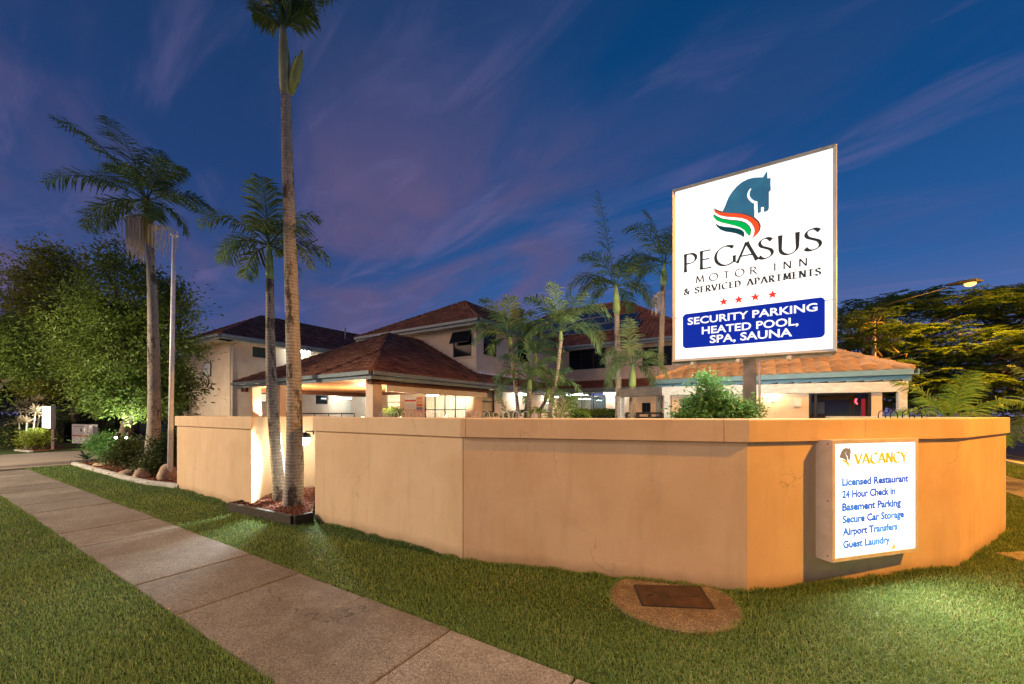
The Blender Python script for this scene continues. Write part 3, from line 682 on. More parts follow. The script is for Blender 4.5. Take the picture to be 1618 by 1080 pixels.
HEAD = [(0.62, 1.936), (0.654, 2.007), (0.689, 2.1), (0.73, 2.163), (0.784, 2.22), (0.843, 2.258), (0.911, 2.277), (0.978, 2.274), (1.053, 2.254), (1.072, 2.248), (1.089, 2.276), (1.117, 2.316), (1.12, 2.219), (1.153, 2.215), (1.151, 2.13), (1.155, 2.064), (1.135, 2.046), (1.135, 1.851), (1.129, 1.825), (1.109, 1.811), (1.081, 1.813), (1.081, 1.875), (1.052, 1.879), (1.05, 1.818), (1.016, 1.812), (1.013, 1.962), (0.973, 1.985), (0.945, 2.021), (0.928, 2.059), (0.928, 2.093), (0.935, 2.118), (0.948, 2.143), (0.938, 2.151), (0.918, 2.129), (0.903, 2.094), (0.903, 2.05), (0.921, 2.009), (0.95, 1.969), (0.978, 1.945), (0.978, 1.878), (0.981, 1.861), (0.981, 1.761), (0.921, 1.815), (0.863, 1.85), (0.764, 1.885), (0.684, 1.907)]
RED = [(0.508, 2.013), (0.551, 1.969), (0.603, 1.938), (0.684, 1.905), (0.764, 1.88), (0.843, 1.851), (0.911, 1.812), (0.969, 1.764), (1.016, 1.702), (1.037, 1.641), (1.03, 1.588), (1.006, 1.549), (0.954, 1.506), (0.973, 1.551), (0.983, 1.605), (0.973, 1.651), (0.945, 1.709), (0.902, 1.759), (0.843, 1.797), (0.764, 1.829), (0.674, 1.858), (0.593, 1.899), (0.541, 1.946)]
GREEN = [(0.515, 1.929), (0.551, 1.891), (0.613, 1.845), (0.694, 1.809), (0.774, 1.781), (0.833, 1.756), (0.882, 1.719), (0.921, 1.67), (0.94, 1.615), (0.935, 1.577), (0.926, 1.546), (0.897, 1.587), (0.868, 1.639), (0.824, 1.683), (0.764, 1.721), (0.694, 1.758), (0.613, 1.799), (0.551, 1.844), (0.515, 1.9)]
DARK = [(0.538, 1.809), (0.582, 1.767), (0.644, 1.736), (0.725, 1.708), (0.794, 1.677), (0.843, 1.645), (0.868, 1.61), (0.871, 1.576), (0.863, 1.546), (0.833, 1.579), (0.784, 1.614), (0.725, 1.643), (0.654, 1.672), (0.598, 1.711), (0.557, 1.762)]
def swoosh(mb, o, u, n, poly, th=.003, sx=1, sy=1, du=0, dv=0):
    mb.plate(o, u, UP, n, [(a * sx + du, b * sy + dv) for a, b in poly], th)

# ------------------------------------------------------------------ pylon sign
SL, SR = V((2.233, 5.56, 2.46)), V((3.753, 4.60, 2.46))
SU = (SR - SL).normalized(); SN = V((SU.y, -SU.x, 0)); SW, SH = 1.798, 2.41
def pylon():
    base = SL.lerp(SR, .52); base = V((base.x, base.y, 0)) - SN * .14
    r = thing('pylon_sign', base, 'tall white backlit motel sign with blue horse head, on a post behind the wall', 'sign')
    mb = MB(); mb.box(base - SU * .085 - SN * .06, SU * .15, SN * .12, UP * 2.46); part('post', mb, M_STEEL, r, bevel=.006)
    mb = MB(); mb.tube([base + SU * .10 + SN * .03, base + SU * .10 + SN * .03 + UP * 2.45], .012); part('conduit', mb, M_WHITE, r)
    mb = MB(); fr = .042; dp = .30                       # cabinet: back tray + four chamfered frame rails
    mb.box(SL - SN * dp, SU * SW, SN * (dp - .02), UP * SH)
    def rail(a, b, inw):
        q = [a, b, b + inw * fr, a + inw * fr]; tt = (b - a).normalized()
        q2 = [a + tt * .012 + inw * .012 + SN * .03, b - tt * .012 + inw * .012 + SN * .03, b - tt * fr + inw * fr + SN * .004, a + tt * fr + inw * fr + SN * .004]
        mb.quad(a - SN * .02, b - SN * .02, q2[1], q2[0]); mb.quad(q2[0], q2[1], q2[2], q2[3])
    p = [SL, SL + SU * SW, SL + SU * SW + UP * SH, SL + UP * SH]
    rail(p[0], p[1], UP); rail(p[1], p[2], -SU); rail(p[2], p[3], -UP); rail(p[3], p[0], SU)
    cab = part('cabinet', mb, M_ALU, r)
    mb = MB(); mb.box(SL + SU * .03 - SN * .1 - UP * .03, SU * (SW - .06), SN * .02, UP * .028)
    for k in (.15, .45, .75): mb.cbox(SL + SU * SW * k - UP * .045, .05, .05, .04)
    part('bottom_trim', mb, M_WHITE, cab)
    face = NT('backlit_face'); vv = face.coord(); fz = face.noise(vv, 1.6, 3)
    ec = face.ramp(fz, [(.35, (.90, .93, .93)), (.65, (1.0, 1.0, .98))]); face.base((.6, .6, .6), .3)
    face.L.new(ec, face.b.inputs['Emission Color']); face.b.inputs['Emission Strength'].default_value = 1.02
    mb = MB(); o = SL + SN * .0
    for z0, z1 in ((.045, .607), (.619, SH - .04)):
        mb.quad(o + SU * .04 + UP * z0, o + SU * (SW - .04) + UP * z0, o + SU * (SW - .04) + UP * z1, o + SU * .04 + UP * z1)
    fc = part('face_panel', mb, face.m, r)
    mb = MB(); bk = SL - SN * (dp + .004); mb.quad(*[bk + SU * a + UP * b for a, b in ((SW - .04, .04), (.04, .04), (.04, SH - .04), (SW - .04, SH - .04))]); part('rear_panel', mb, face.m, r)
    ctr = SL + SU * SW / 2 + UP * SH / 2
    area('front_glow', ctr + SN * .05, SU, UP, SW * .9, SH * .9, SN, 230, (.93, 1, .95), r); area('rear_glow', ctr - SN * (dp + .05), SU, UP, SW * .9, SH * .9, -SN, 240, (.90, 1, .97), r)  # rear face is out of view; assumed lit, it brightens the pavilion
    bl = glow('backlit_black', (.030, .030, .028), 1); teal = NT('backlit_teal'); v2 = teal.coord(scale=(1, 1, 1)); tn = teal.noise(v2, 2.2, 3); teal.base((.02, .05, .08), .3)
    teal.L.new(teal.ramp(tn, [(.35, (.016, .085, .165)), (.65, (.03, .17, .26))]), teal.b.inputs['Emission Color']); teal.b.inputs['Emission Strength'].default_value = 1
    def mk(name, mb, m): part(name, mb, m, fc)
    mb = MB(); swoosh(mb, o, SU, SN, HEAD); mk('horse_emblem', mb, teal.m)
    mb = MB(); swoosh(mb, o, SU, SN, RED, .0046); mk('red_swoosh', mb, glow('backlit_red', (.72, .075, .02), 1))
    mb = MB(); swoosh(mb, o, SU, SN, GREEN, .0046); mk('green_swoosh', mb, glow('backlit_green', (.0, .40, .075), 1))
    mb = MB(); swoosh(mb, o, SU, SN, DARK, .0046); mk('dark_swoosh', mb, glow('backlit_deep_green', (.004, .052, .062), 1))
    mb = MB(); swoosh(mb, o, SU, SN, RED, .0024, 1, 1, .012, .010); swoosh(mb, o, SU, SN, GREEN, .0021, 1, 1, .007, .007); mk('swoosh_backing', mb, bl)  # black copies of the red and green shapes, shifted behind them
    for ch, bx in zip('PEGASUS', [(.145, .315), (.345, .49), (.525, .775), (.79, 1.01), (1.022, 1.182), (1.222, 1.452), (1.49, 1.655)]):
        mb = MB(); letters(mb, o, SU, SN, ch, 0, 0, 1.229, 1.478, .038, boxes=[bx]); mk('name_letter', mb, bl)
    mb = MB(); letters(mb, o, SU, SN, 'MOTOR', .302, 1.004, 1.056, 1.150, .016, .55, flare=.1, contrast=.6); letters(mb, o, SU, SN, 'INN', 1.185, 1.517, 1.056, 1.148, .016, .75, flare=.1, contrast=.6)
    mb.quad(*[o + SU * a + UP * b + SN * .002 for a, b in ((.312, 1.022), (1.448, 1.029), (1.448, 1.034), (.312, 1.027))]); mk('motor_inn_lettering', mb, bl)
    tx = '& SERVICED APARTMENTS'; ws = [(.45 if ch == ' ' else GL[ch][0]) for ch in tx]; kk = 1.492 / (sum(ws) + .26 * (len(tx) - 1)); xx = .153
    for ch, w_ in zip(tx, ws):
        if ch != ' ': mb = MB(); letters(mb, o, SU, SN, ch, 0, 0, .922, 1.004, .021, serif=True, flare=0, boxes=[(xx, xx + w_ * kk)]); mk('small_letter', mb, bl)
        xx += (w_ + .26) * kk
    for (a, b) in ((.636, .757), (.808, .759), (.989, .763), (1.172, .766)):
        mb = MB(); mb.plate(o, SU, UP, SN, [(a + math.sin(k * math.pi / 5) * (.056 if k % 2 == 0 else .023), b + math.cos(k * math.pi / 5) * (.056 if k % 2 == 0 else .023)) for k in range(10)], .003); mk('star', mb, glow('backlit_star_red', (.76, .045, .03), 1))
    mb = MB(); pl = []; rr = .05; x0, x1, y0, y1 = .139, 1.684, .187, .657
    for cx, cy, a0 in ((x1 - rr, y1 - rr, 0), (x0 + rr, y1 - rr, 90), (x0 + rr, y0 + rr, 180), (x1 - rr, y0 + rr, 270)): pl += arc(cx, cy, rr, rr, a0, a0 + 90, 6)
    mb.plate(o, SU, UP, SN, pl, .004); mk('blue_panel', mb, glow('backlit_blue', (.004, .022, .30), 1))
    mb = MB(); wt = glow('backlit_white', (1, 1, 1), .95)
    typeset(mb, o, SU, SN, 'SECURITY PARKING', .201, 1.615, .505, .598, .022, .007); typeset(mb, o, SU, SN, 'HEATED POOL,', .377, 1.433, .360, .455, .022, .007); typeset(mb, o, SU, SN, 'SPA, SAUNA', .474, 1.371, .232, .331, .022, .007); mk('facilities_lettering', mb, wt)
    for a, h in ((.53, .12), (1.10, .09), (.12, .05), (1.62, .07)):
        mb = MB(); mb.plate(o, SU, UP, SN, [(a - .006, .046), (a + .007, .046), (a + .004, .046 + h * .6), (a + .001, .046 + h), (a - .002, .046 + h * .55)], .002); mk('grime_run', mb, glow('lit_grime', (.62, .62, .42), 1))
pylon()

# ------------------------------------------------------------------ vacancy light box
def vacancy():
    L, Rr = V((3.17, 3.963, .272)), V((4.365, 4.297, .272)); u = (Rr - L).normalized(); n = V((u.y, -u.x, 0)); W, Hh = 1.24, 1.217
    r = thing('light_box_sign', L - n * .12, 'glowing white vacancy light box with blue list, fixed to the orange lit wall', 'sign')
    mb = MB(); fr = .04
    mb.box(L - n * .215, u * W, n * .213, UP * Hh)
    for a, b, s1, s2 in ((0, W, 0, fr), (0, W, Hh - fr, Hh), (0, fr, fr, Hh - fr), (W - fr, W, fr, Hh - fr)):
        mb.box(L + u * a + UP * s1 - n * .002, u * (b - a), n * .016, UP * (s2 - s1))
    cab = part('cabinet', mb, M_CABINET, r, bevel=.003)
    for z in (.05, .6, 1.17):
        mb = MB(); q = L - n * .03 + UP * z - u * .003; mb.box(q - n * .006, -u * -.004, n * .012, UP * .012); part('screw', mb, M_BLACK, cab)
    f = NT('light_box_face'); f.base((.7, .7, .7), .3); f.b.inputs['Emission Color'].default_value = (.97, 1, .98, 1); f.b.inputs['Emission Strength'].default_value = 1.5
    o = L + n * .004; mb = MB(); mb.quad(o + u * fr + UP * fr, o + u * (W - fr) + UP * fr, o + u * (W - fr) + UP * (Hh - fr), o + u * fr + UP * (Hh - fr)); fc = part('face_panel', mb, f.m, r)
    # burnt-out look of the lit letters painted into the blue ink as random tone
    def ink(name, c1, c2):
        t = NT(name); t.base((.02, .02, .02), .4); nz = t.noise(t.coord(), 2.6, 2); t.L.new(t.ramp(nz, [(.42, c1), (.66, c2)]), t.b.inputs['Emission Color']); t.b.inputs['Emission Strength'].default_value = 1; return t.m
    area('box_glow', L + u * W / 2 + UP * Hh / 2 + n * .03, u, UP, W * .9, Hh * .9, n, 100, (.93, 1, .93), r)
    blue = ink('lit_blue_ink', (.010, .10, .50), (.06, .32, .72)); yel = glow('lit_yellow_ink', (.85, .44, .01), 1); brn = glow('lit_brown_ink', (.24, .17, .10), 1)
    mb = MB(); letters(mb, o, u, n, 'VACANCY', .315, 1.075, .967, 1.073, .034, .12); part('vacancy_lettering', mb, yel, fc)
    mb = MB(); mb.plate(o, u, UP, n, [((a_ - .62) * .29 + .105, (b_ - 2.316) * .27 + 1.146) for a_, b_ in HEAD], .003); part('horse_emblem', mb, brn, fc)
    mb = MB(); mb.plate(o, u, UP, n, [(.097, 1.030), (.169, 1.016), (.207, 1.003), (.236, .978), (.231, .940), (.207, .972), (.169, .996)], .003); part('yellow_swoosh', mb, yel, fc)
    for s, a, b, v0, v1 in (('Licensed Restaurant', .14, 1.096, .758, .834), ('24 Hour Check In', .14, .896, .634, .710), ('Basement Parking', .14, .983, .505, .583), ('Secure Car Storage', .145, 1.031, .382, .458), ('Airport Transfers', .147, .93, .259, .334), ('Guest Laundry', .152, .82, .130, .205)):
        mb = MB(); typeset(mb, o, u, n, s, a, b, v0, v1, .048); part('list_line', mb, blue, fc)
        mb = MB(); mb.plate(o + u * .105 + UP * (v0 + .03), u, UP, n, arc(0, 0, .008, .008, 0, 330, 10), .002); part('bullet', mb, yel, fc)
    mb = MB(); mb.plate(o, u, UP, n, [(.84, .055), (.85, .09), (.865, .075), (.872, .15), (.883, .095), (.90, .11), (.905, .06)], .002); part('rust_stain', mb, glow('lit_stain', (.75, .52, .12), 1), fc)
vacancy()

# ------------------------------------------------------------------ lamp on the wall end
def wall_lamp():
    c = V((-4.26, 8.20, 1.236))
    r = thing('wall_lamp', c, 'bright white bulb lamp with dark hood on the wall end by the palms', 'lamp')
    mb = MB(); mb.lathe(c, [(.02, -.135), (.07, -.115), (.095, -.06), (.098, 0), (.085, .035)], 20); part('globe', mb, glow('lamp_globe', COOL, 90), r, True)
    lamp('lamp_beam', 'SPOT', c + V((-.02, -.10, -.10)), 750, COOL, .10, c + V((-.12, -2.2, -.85)), 104, .75, r)
    mb = MB(); mb.lathe(c, [(.115, .022), (.12, .03), (.115, .065), (.08, .11), (.025, .128), (.0, .13)], 24)
    mb.tube([c + V((0, 0, .11)), c + V((.02, .02, .155)), c + V((.15, .05, .15))], .014, 8); mb.cbox(c + V((.155, .05, .09)), .03, .1, .12, R(22)); part('hood', mb, M_BLACK, r, True, auto=35)
wall_lamp()

# ------------------------------------------------------------------ buildings
def roof_slope(mb, p, d, inw, L, lo, hi, vmax, slope, tw=.30, cr=.34, sub=6, amp=.045):
    """tiled slope: eave from p along d (length L), rising along inw; lo/hi give the run limits at depth v"""
    nc = max(1, math.ceil(vmax / cr)); zv = V((0, 0, 1)); nrm = (zv - inw * slope).normalized()
    for i in range(nc):
        v0, v1 = i * cr, min((i + 1) * cr + .015, vmax); a0, b0, a1, b1 = lo(v0), hi(v0), lo(v1), hi(v1)
        if b0 - a0 < .02: continue
        A_, B_ = min(a0, a1), max(b0, b1); st = tw / sub; k0, k1 = math.floor(A_ / st), math.ceil(B_ / st)
        prev = None
        for k in range(k0, k1 + 1):
            u = k * st; u0 = min(max(u, a0), b0); u1 = min(max(u, a1), b1)
            ph = (u / tw) % 1.0; h = amp * abs(math.sin(math.pi * ph)) ** .7
            q0 = p + d * u0 + inw * v0 + zv * (v0 * slope) + nrm * (h + .045); q1 = p + d * u1 + inw * v1 + zv * (v1 * slope) + nrm * (h * .8 + .002); ql = q0 - nrm * .047
            if prev is not None:
                t = (u - st * .5) / tw; uv = (t, i + .5)
                mb.quad(prev[0], q0, q1, prev[1], uv=[uv] * 4); mb.quad(prev[2], ql, q0, prev[0], uv=[uv] * 4)
            prev = (q0, q1, ql)
def ridge_caps(mb, a, b, r=.10):
    a, b = V(a), V(b); n = max(1, int((b - a).length / .38)); d = (b - a) / n
    for i in range(n):
        k = len(mb.f); mb.tube([a + d * i + UP * .03, a + d * (i + 1.06) + UP * .015], [r, r * .82], 8)
        for j in range(k, len(mb.f)): mb.uv[j] = [(i + .5, 99.5)] * len(mb.f[j])
def hip_roof(root, o, la, lb, slope, mat, sub=5, name='roof'):
    mb = MB(); h = min(la, lb) / 2
    c = [o, o + D1 * la, o + D1 * la + D2 * lb, o + D2 * lb]
    for p, d, i, L in ((c[0], D1, D2, la), (c[0], D2, D1, lb), (c[3], D1, -D2, la), (c[1], D2, -D1, lb)):
        roof_slope(mb, p, d, i, L, lambda v: v, lambda v, L=L: L - v, h, slope, sub=sub)
    z = UP * (h * slope); e = h
    if la <= lb: r1, r2 = o + D1 * e + D2 * e + z, o + D1 * e + D2 * (lb - e) + z; pr = ((c[0], r1), (c[1], r1), (c[2], r2), (c[3], r2))
    else: r1, r2 = o + D1 * e + D2 * e + z, o + D1 * (la - e) + D2 * e + z; pr = ((c[0], r1), (c[3], r1), (c[1], r2), (c[2], r2))
    for a, b in pr: ridge_caps(mb, a, b)
    if (r1 - r2).length > .2: ridge_caps(mb, r1, r2)
    return part(name, mb, mat, root, True, auto=50), r1, r2
def gutter(root, p, d, L, out, mat, h=.2, name='gutter', soffit=.6):
    mb = MB(); q = p + out * .0
    mb.box(q - UP * .115 + out * .01, d * L, out * .115, UP * .03); mb.box(q - UP * .085 + out * .1, d * L, out * .025, UP * .1); mb.box(q - UP * (h + .06), d * L, out * -.03, UP * (h + .03))
    g = part(name, mb, mat, root)
    if soffit:
        mb = MB(); mb.box(p - out * .03 - UP * (h + .03), d * L, -out * soffit, UP * .02); part('soffit', mb, M_WHITEWALL, root)
    return g
def wall_holes(mb, o, d, n, L, z0, z1, holes, th=.14):
    us = sorted({0, L} | {h[0] for h in holes} | {h[1] for h in holes}); zs = sorted({z0, z1} | {h[2] for h in holes} | {h[3] for h in holes})
    us = [x for x in us if 0 <= x <= L]; zs = [z for z in zs if z0 <= z <= z1]
    for a, b in zip(us, us[1:]):
        for c, e in zip(zs, zs[1:]):
            m, k = (a + b) / 2, (c + e) / 2
            if any(h[0] < m < h[1] and h[2] < k < h[3] for h in holes): continue
            for off in (0, -th):
                q = [o + d * a + UP * c + n * off, o + d * b + UP * c + n * off, o + d * b + UP * e + n * off, o + d * a + UP * e + n * off]
                mb.quad(*(q if (d.cross(UP).dot(n) > 0) == (off == 0) else reversed(q)))
    for a, b, c, e in holes:
        for p, q in (((a, c), (b, c)), ((b, c), (b, e)), ((b, e), (a, e)), ((a, e), (a, c))):
            mb.quad(o + d * p[0] + UP * p[1], o + d * q[0] + UP * q[1], o + d * q[0] + UP * q[1] - n * th, o + d * p[0] + UP * p[1] - n * th)
def window(root, o, d, n, h, nx=1, nz=1, pane=None, fm=None, fw=.055, name='window', inset=.09, awning=False):
    a, b, c, e = h; fm = fm or M_FRAME; mb = MB(); q = o - n * inset
    for k in range(nx + 1):
        w = fw if k in (0, nx) else fw * .8; x = a + (b - a - w) * k / nx
        mb.box(q + d * x + UP * c, d * w, n * .05, UP * (e - c))
    for k in range(nz + 1):
        w = fw if k in (0, nz) else fw * .9; z = c + (e - c - w) * k / nz
        mb.box(q + d * (a + fw) + UP * z + n * .003, d * (b - a - 2 * fw), n * .044, UP * w)
    f = part(name, mb, fm, root)
    mb = MB(); g = q + n * .02
    mb.quad(g + d * a + UP * c, g + d * b + UP * c, g + d * b + UP * e, g + d * a + UP * e); part('pane', mb, pane or M_DARK, f)
    mb = MB(); mb.box(o + d * (a - .05) + UP * (c - .07) + n * .003, d * (b - a + .1), n * .04, UP * .07 if False else UP * .065); part('sill', mb, M_BLD, f)
    return f
def pxhole(o, d, x0, x1, y0, y1):
    s0, zt = hz(o, d, x0, y0); s1, zb = hz(o, d, x1, y1); _, zt2 = hz(o, d, x1, y0); _, zb2 = hz(o, d, x0, y1)
    return (min(s0, s1), max(s0, s1), (zb + zb2) / 2, (zt + zt2) / 2)
def inside(root, o, a, b, z0, z1, ceil_glow, name='room'):
    """open-fronted room: o corner, a/b edge vectors"""
    mb = MB(); p = [o, o + a, o + a + b, o + b]
    mb.quad(*[x + UP * z0 for x in p]); mb.quad(*[x + UP * z1 for x in reversed(p)])
    for i in (1, 2, 3): q, w = p[i], p[(i + 1) % 4]; mb.quad(q + UP * z0, w + UP * z0, w + UP * z1, q + UP * z1)
    return part(name, mb, plain('room_paint', (.70, .62, .50), .7), root)
def strip_light(root, p, d, L, strength, col=COOL, name='strip_light'):
    mb = MB(); sd = V((-d.y, d.x, 0)); mb.box(p - sd * .05, d * L, sd * .10, UP * .05); f = part(name, mb, M_WHITE, root)
    mb = MB(); mb.tube([p + d * .05 - UP * .022, p + d * (L - .05) - UP * .022], .018, 8); part('tube', mb, glow('tube_%d_%d' % (strength, int(col[0] * 100)), col, strength), f); return f

FR, RT = -D2, -D1                                       # outward normals of the two faces seen
# --- the block with the reception (upper storey in the middle of the picture)
Q = V((-4.76, 13.5, 0)); BO = Q + D1 * 1.09 + D2 * 7.24
def reception():
    r = thing('reception_block', BO, 'two storey cream block with hipped tile roof behind the lit entrance', 'building')
    lf, lr = 8.2, 16
    win1 = pxhole(BO, D1, 715.7, 745, 523.5, 563.5); win2 = pxhole(BO, D2, 764, 785, 523, 562)
    door = pxhole(BO, D1, 670.6, 736, 609, 665); door = (door[0], door[1], .05, 2.95)
    wl = pxhole(BO, D1, 611, 632, 620, 650); wr = pxhole(BO, D2, 762.5, 781.5, 616.5, 651)
    w3 = (win2[1] + 2.2, win2[1] + 3.6, win2[2], win2[3])
    glz = pxhole(BO, D2, 858, 872, 622, 650)
    mb = MB(); wall_holes(mb, BO, D1, FR, lf, -.05, 6.25, [win1, door, wl]); wall_holes(mb, BO, D2, RT, lr, -.05, 6.25, [win2, w3, wr, glz])
    wall_holes(mb, BO + D1 * lf, D2, D1, lr, -.05, 6.25, []); part('wall', mb, M_BLD, r)
    o = BO - D1 * .6 - D2 * .6 + UP * 6.4
    hip_roof(r, o, lf + 1.2, lr + 1.2, .5533, M_TILE)
    gutter(r, o, D1, lf + 1.2, FR, M_GUT); gutter(r, o, D2, lr + 1.2, RT, M_GUT); gutter(r, o + D1 * (lf + 1.2), D2, lr + 1.2, D1, M_GUT)
    f = window(r, BO, D1, FR, win1, 1, 2); a, b, c, e = win1; mb = MB(); top = BO + UP * e + FR * .01; m = (c + e) / 2
    p = [top + D1 * a, top + D1 * b, top + D1 * b - UP * (e - m) * .93 + FR * .28, top + D1 * a - UP * (e - m) * .93 + FR * .28]
    for i in range(4): mb.tube([p[i], p[(i + 1) % 4]], .025, 6)
    sash = part('awning_sash', mb, M_FRAME, f); mb = MB(); mb.quad(*p); part('sash_pane', mb, M_DARK, sash)
    window(r, BO, D2, RT, win2, 1, 2); window(r, BO, D2, RT, w3, 2, 1)
    window(r, BO, D1, FR, door, 4, 3, M_GLASS, plain('blue_grey_frame', (.06, .09, .11), .4), .07, 'entrance_glazing', .08)
    window(r, BO, D1, FR, wl, 1, 2, M_GLASS, M_WFRAME); window(r, BO, D2, RT, wr, 1, 2, M_GLASS, M_FRAME); window(r, BO, D2, RT, glz, 1, 2, M_GLASS, M_WFRAME)
    rm = inside(r, BO + D1 * (lf - .2) - FR * .16, -D1 * (lf - .36), D2 * 5, .02, 3.05, 6)
    rm2 = inside(r, BO + D1 * .16 + D2 * 5.4, D2 * 9, D1 * 4, .02, 3.05, 6)
    for k in range(3):
        for j in range(2): strip_light(r, BO + D1 * (.8 + 2.4 * k) + D2 * (1.3 + 2.0 * j) + UP * 2.98, D1, 1.3, 280, (1, .90, .74), 'ceiling_light')
    strip_light(r, BO + D1 * 1.2 + D2 * 8 + UP * 2.98, D2, 1.5, 130, COOL, 'ceiling_light'); strip_light(r, BO + D1 * 1.2 + D2 * 11 + UP * 2.98, D2, 1.5, 130, COOL, 'ceiling_light')
    mb = MB(); mb.box(BO + D1 * 1.4 + D2 * 3.0, D1 * 3.4, D2 * .6, UP * 1.1); part('counter', mb, M_TIMBER, r, bevel=.01)
    mb = MB(); mb.box(BO + D1 * 1.0 + D2 * 4.9 + UP * 1.2, D1 * 1.6, D2 * .04, UP * 1.2); part('wall_panel', mb, plain('warm_panel', (.50, .26, .12), .6), r)
    # tiled skirt between the storeys on the right
    mb = MB(); e0 = Q + UP * 3.2; roof_slope(mb, e0, D2, D1, 20, lambda v: 7.26, lambda v: 17.2, 1.09, .523); part('skirt_roof', mb, M_TILE, r, True, auto=50)
    gutter(r, e0 + D2 * 7.26, D2, 9.9, RT, M_GUT, soffit=1.05)
    mb = MB(); mb.box(BO + RT * .03 + D2 * .02 + UP * 3.78, RT * .03, D2 * 9.8, UP * .14); mb.box(BO + FR * .02 + UP * 3.4, FR * .03, D1 * .01, UP * .01); part('flashing', mb, M_WHITE, r)
    strip_light(r, BO + RT * .55 + D2 * 3.2 + UP * 2.90, D2, 1.2, 200, COOL, 'porch_light'); strip_light(r, BO + RT * .55 + D2 * 7.2 + UP * 2.90, D2, 1.2, 200, COOL, 'porch_light')
    # column at the corner of the skirt, and planter bracket by the upper window
    mb = MB(); c = BO + RT * .30 + FR * .42; mb.tube([c, c + UP * 2.95], .2, 20); part('column', mb, M_BLD, r, True, auto=40)
    mb = MB(); s = BO + D2 * (win2[1] + .5) + RT * .05 + UP * (win2[2] - .45)
    for k in range(7): mb.tube([s + D2 * .2 * k, s + D2 * .2 * k + RT * .14 + UP * .18, s + D2 * .2 * k + RT * .2 + UP * .5], .012, 6)
    mb.tube([s + RT * .2 + UP * .5, s + D2 * 1.2 + RT * .2 + UP * .5], .014, 6); mb.tube([s + RT * .02, s + D2 * 1.2 + RT * .02], .014, 6); part('window_basket', mb, M_BLACK, r)
    # notices by the door
    mb = MB(); s0, zt = hz(BO, D1, 658, 627); s1, zb = hz(BO, D1, 640.5, 646); pb = BO + FR * .002
    nb = thing('notice_board', pb + D1 * s0 + UP * zb, 'white notice board with red heading on the wall left of the glass entrance', 'notice board')
    mb.box(pb + D1 * s0 + UP * zb, D1 * (s1 - s0), FR * .03, UP * (zt - zb)); part('board', mb, M_WHITE, nb)
    mb = MB(); mb.box(pb + FR * .031 + D1 * s0 + UP * (zt - .24), D1 * (s1 - s0), FR * .003, UP * .09); part('red_heading', mb, plain('red_print', (.55, .05, .03), .5), nb)
    mb = MB()
    for k in range(5): mb.box(pb + FR * .031 + D1 * (s0 + .06) + UP * (zb + .05 + .055 * k), D1 * (s1 - s0 - .12), FR * .002, UP * .012)
    part('printed_lines', mb, plain('grey_print', (.30, .28, .28), .5), nb)
    cols = [(.60, .20, .10), (.62, .30, .14), (.58, .16, .08), (.10, .16, .42), (.60, .30, .20)]
    nm = ['orange card at the top', 'pale orange card second from the top', 'deep orange card in the middle', 'blue card fourth from the top', 'pink card lowest']
    for k in range(5):
        s2, z2 = hz(BO, D1, 667.5, 627 + 5.3 * k); s3, z3 = hz(BO, D1, 658.8, 631.3 + 5.3 * k); mb = MB(); mb.box(pb + D1 * s2 + UP * z3, D1 * (s3 - s2), FR * .012, UP * (z2 - z3))
        tag(part('wall_card', mb, plain('card_%d' % k, cols[k], .5)), '%s in the column beside the notice board' % nm[k], 'poster', 'cards beside the notice board')
reception()
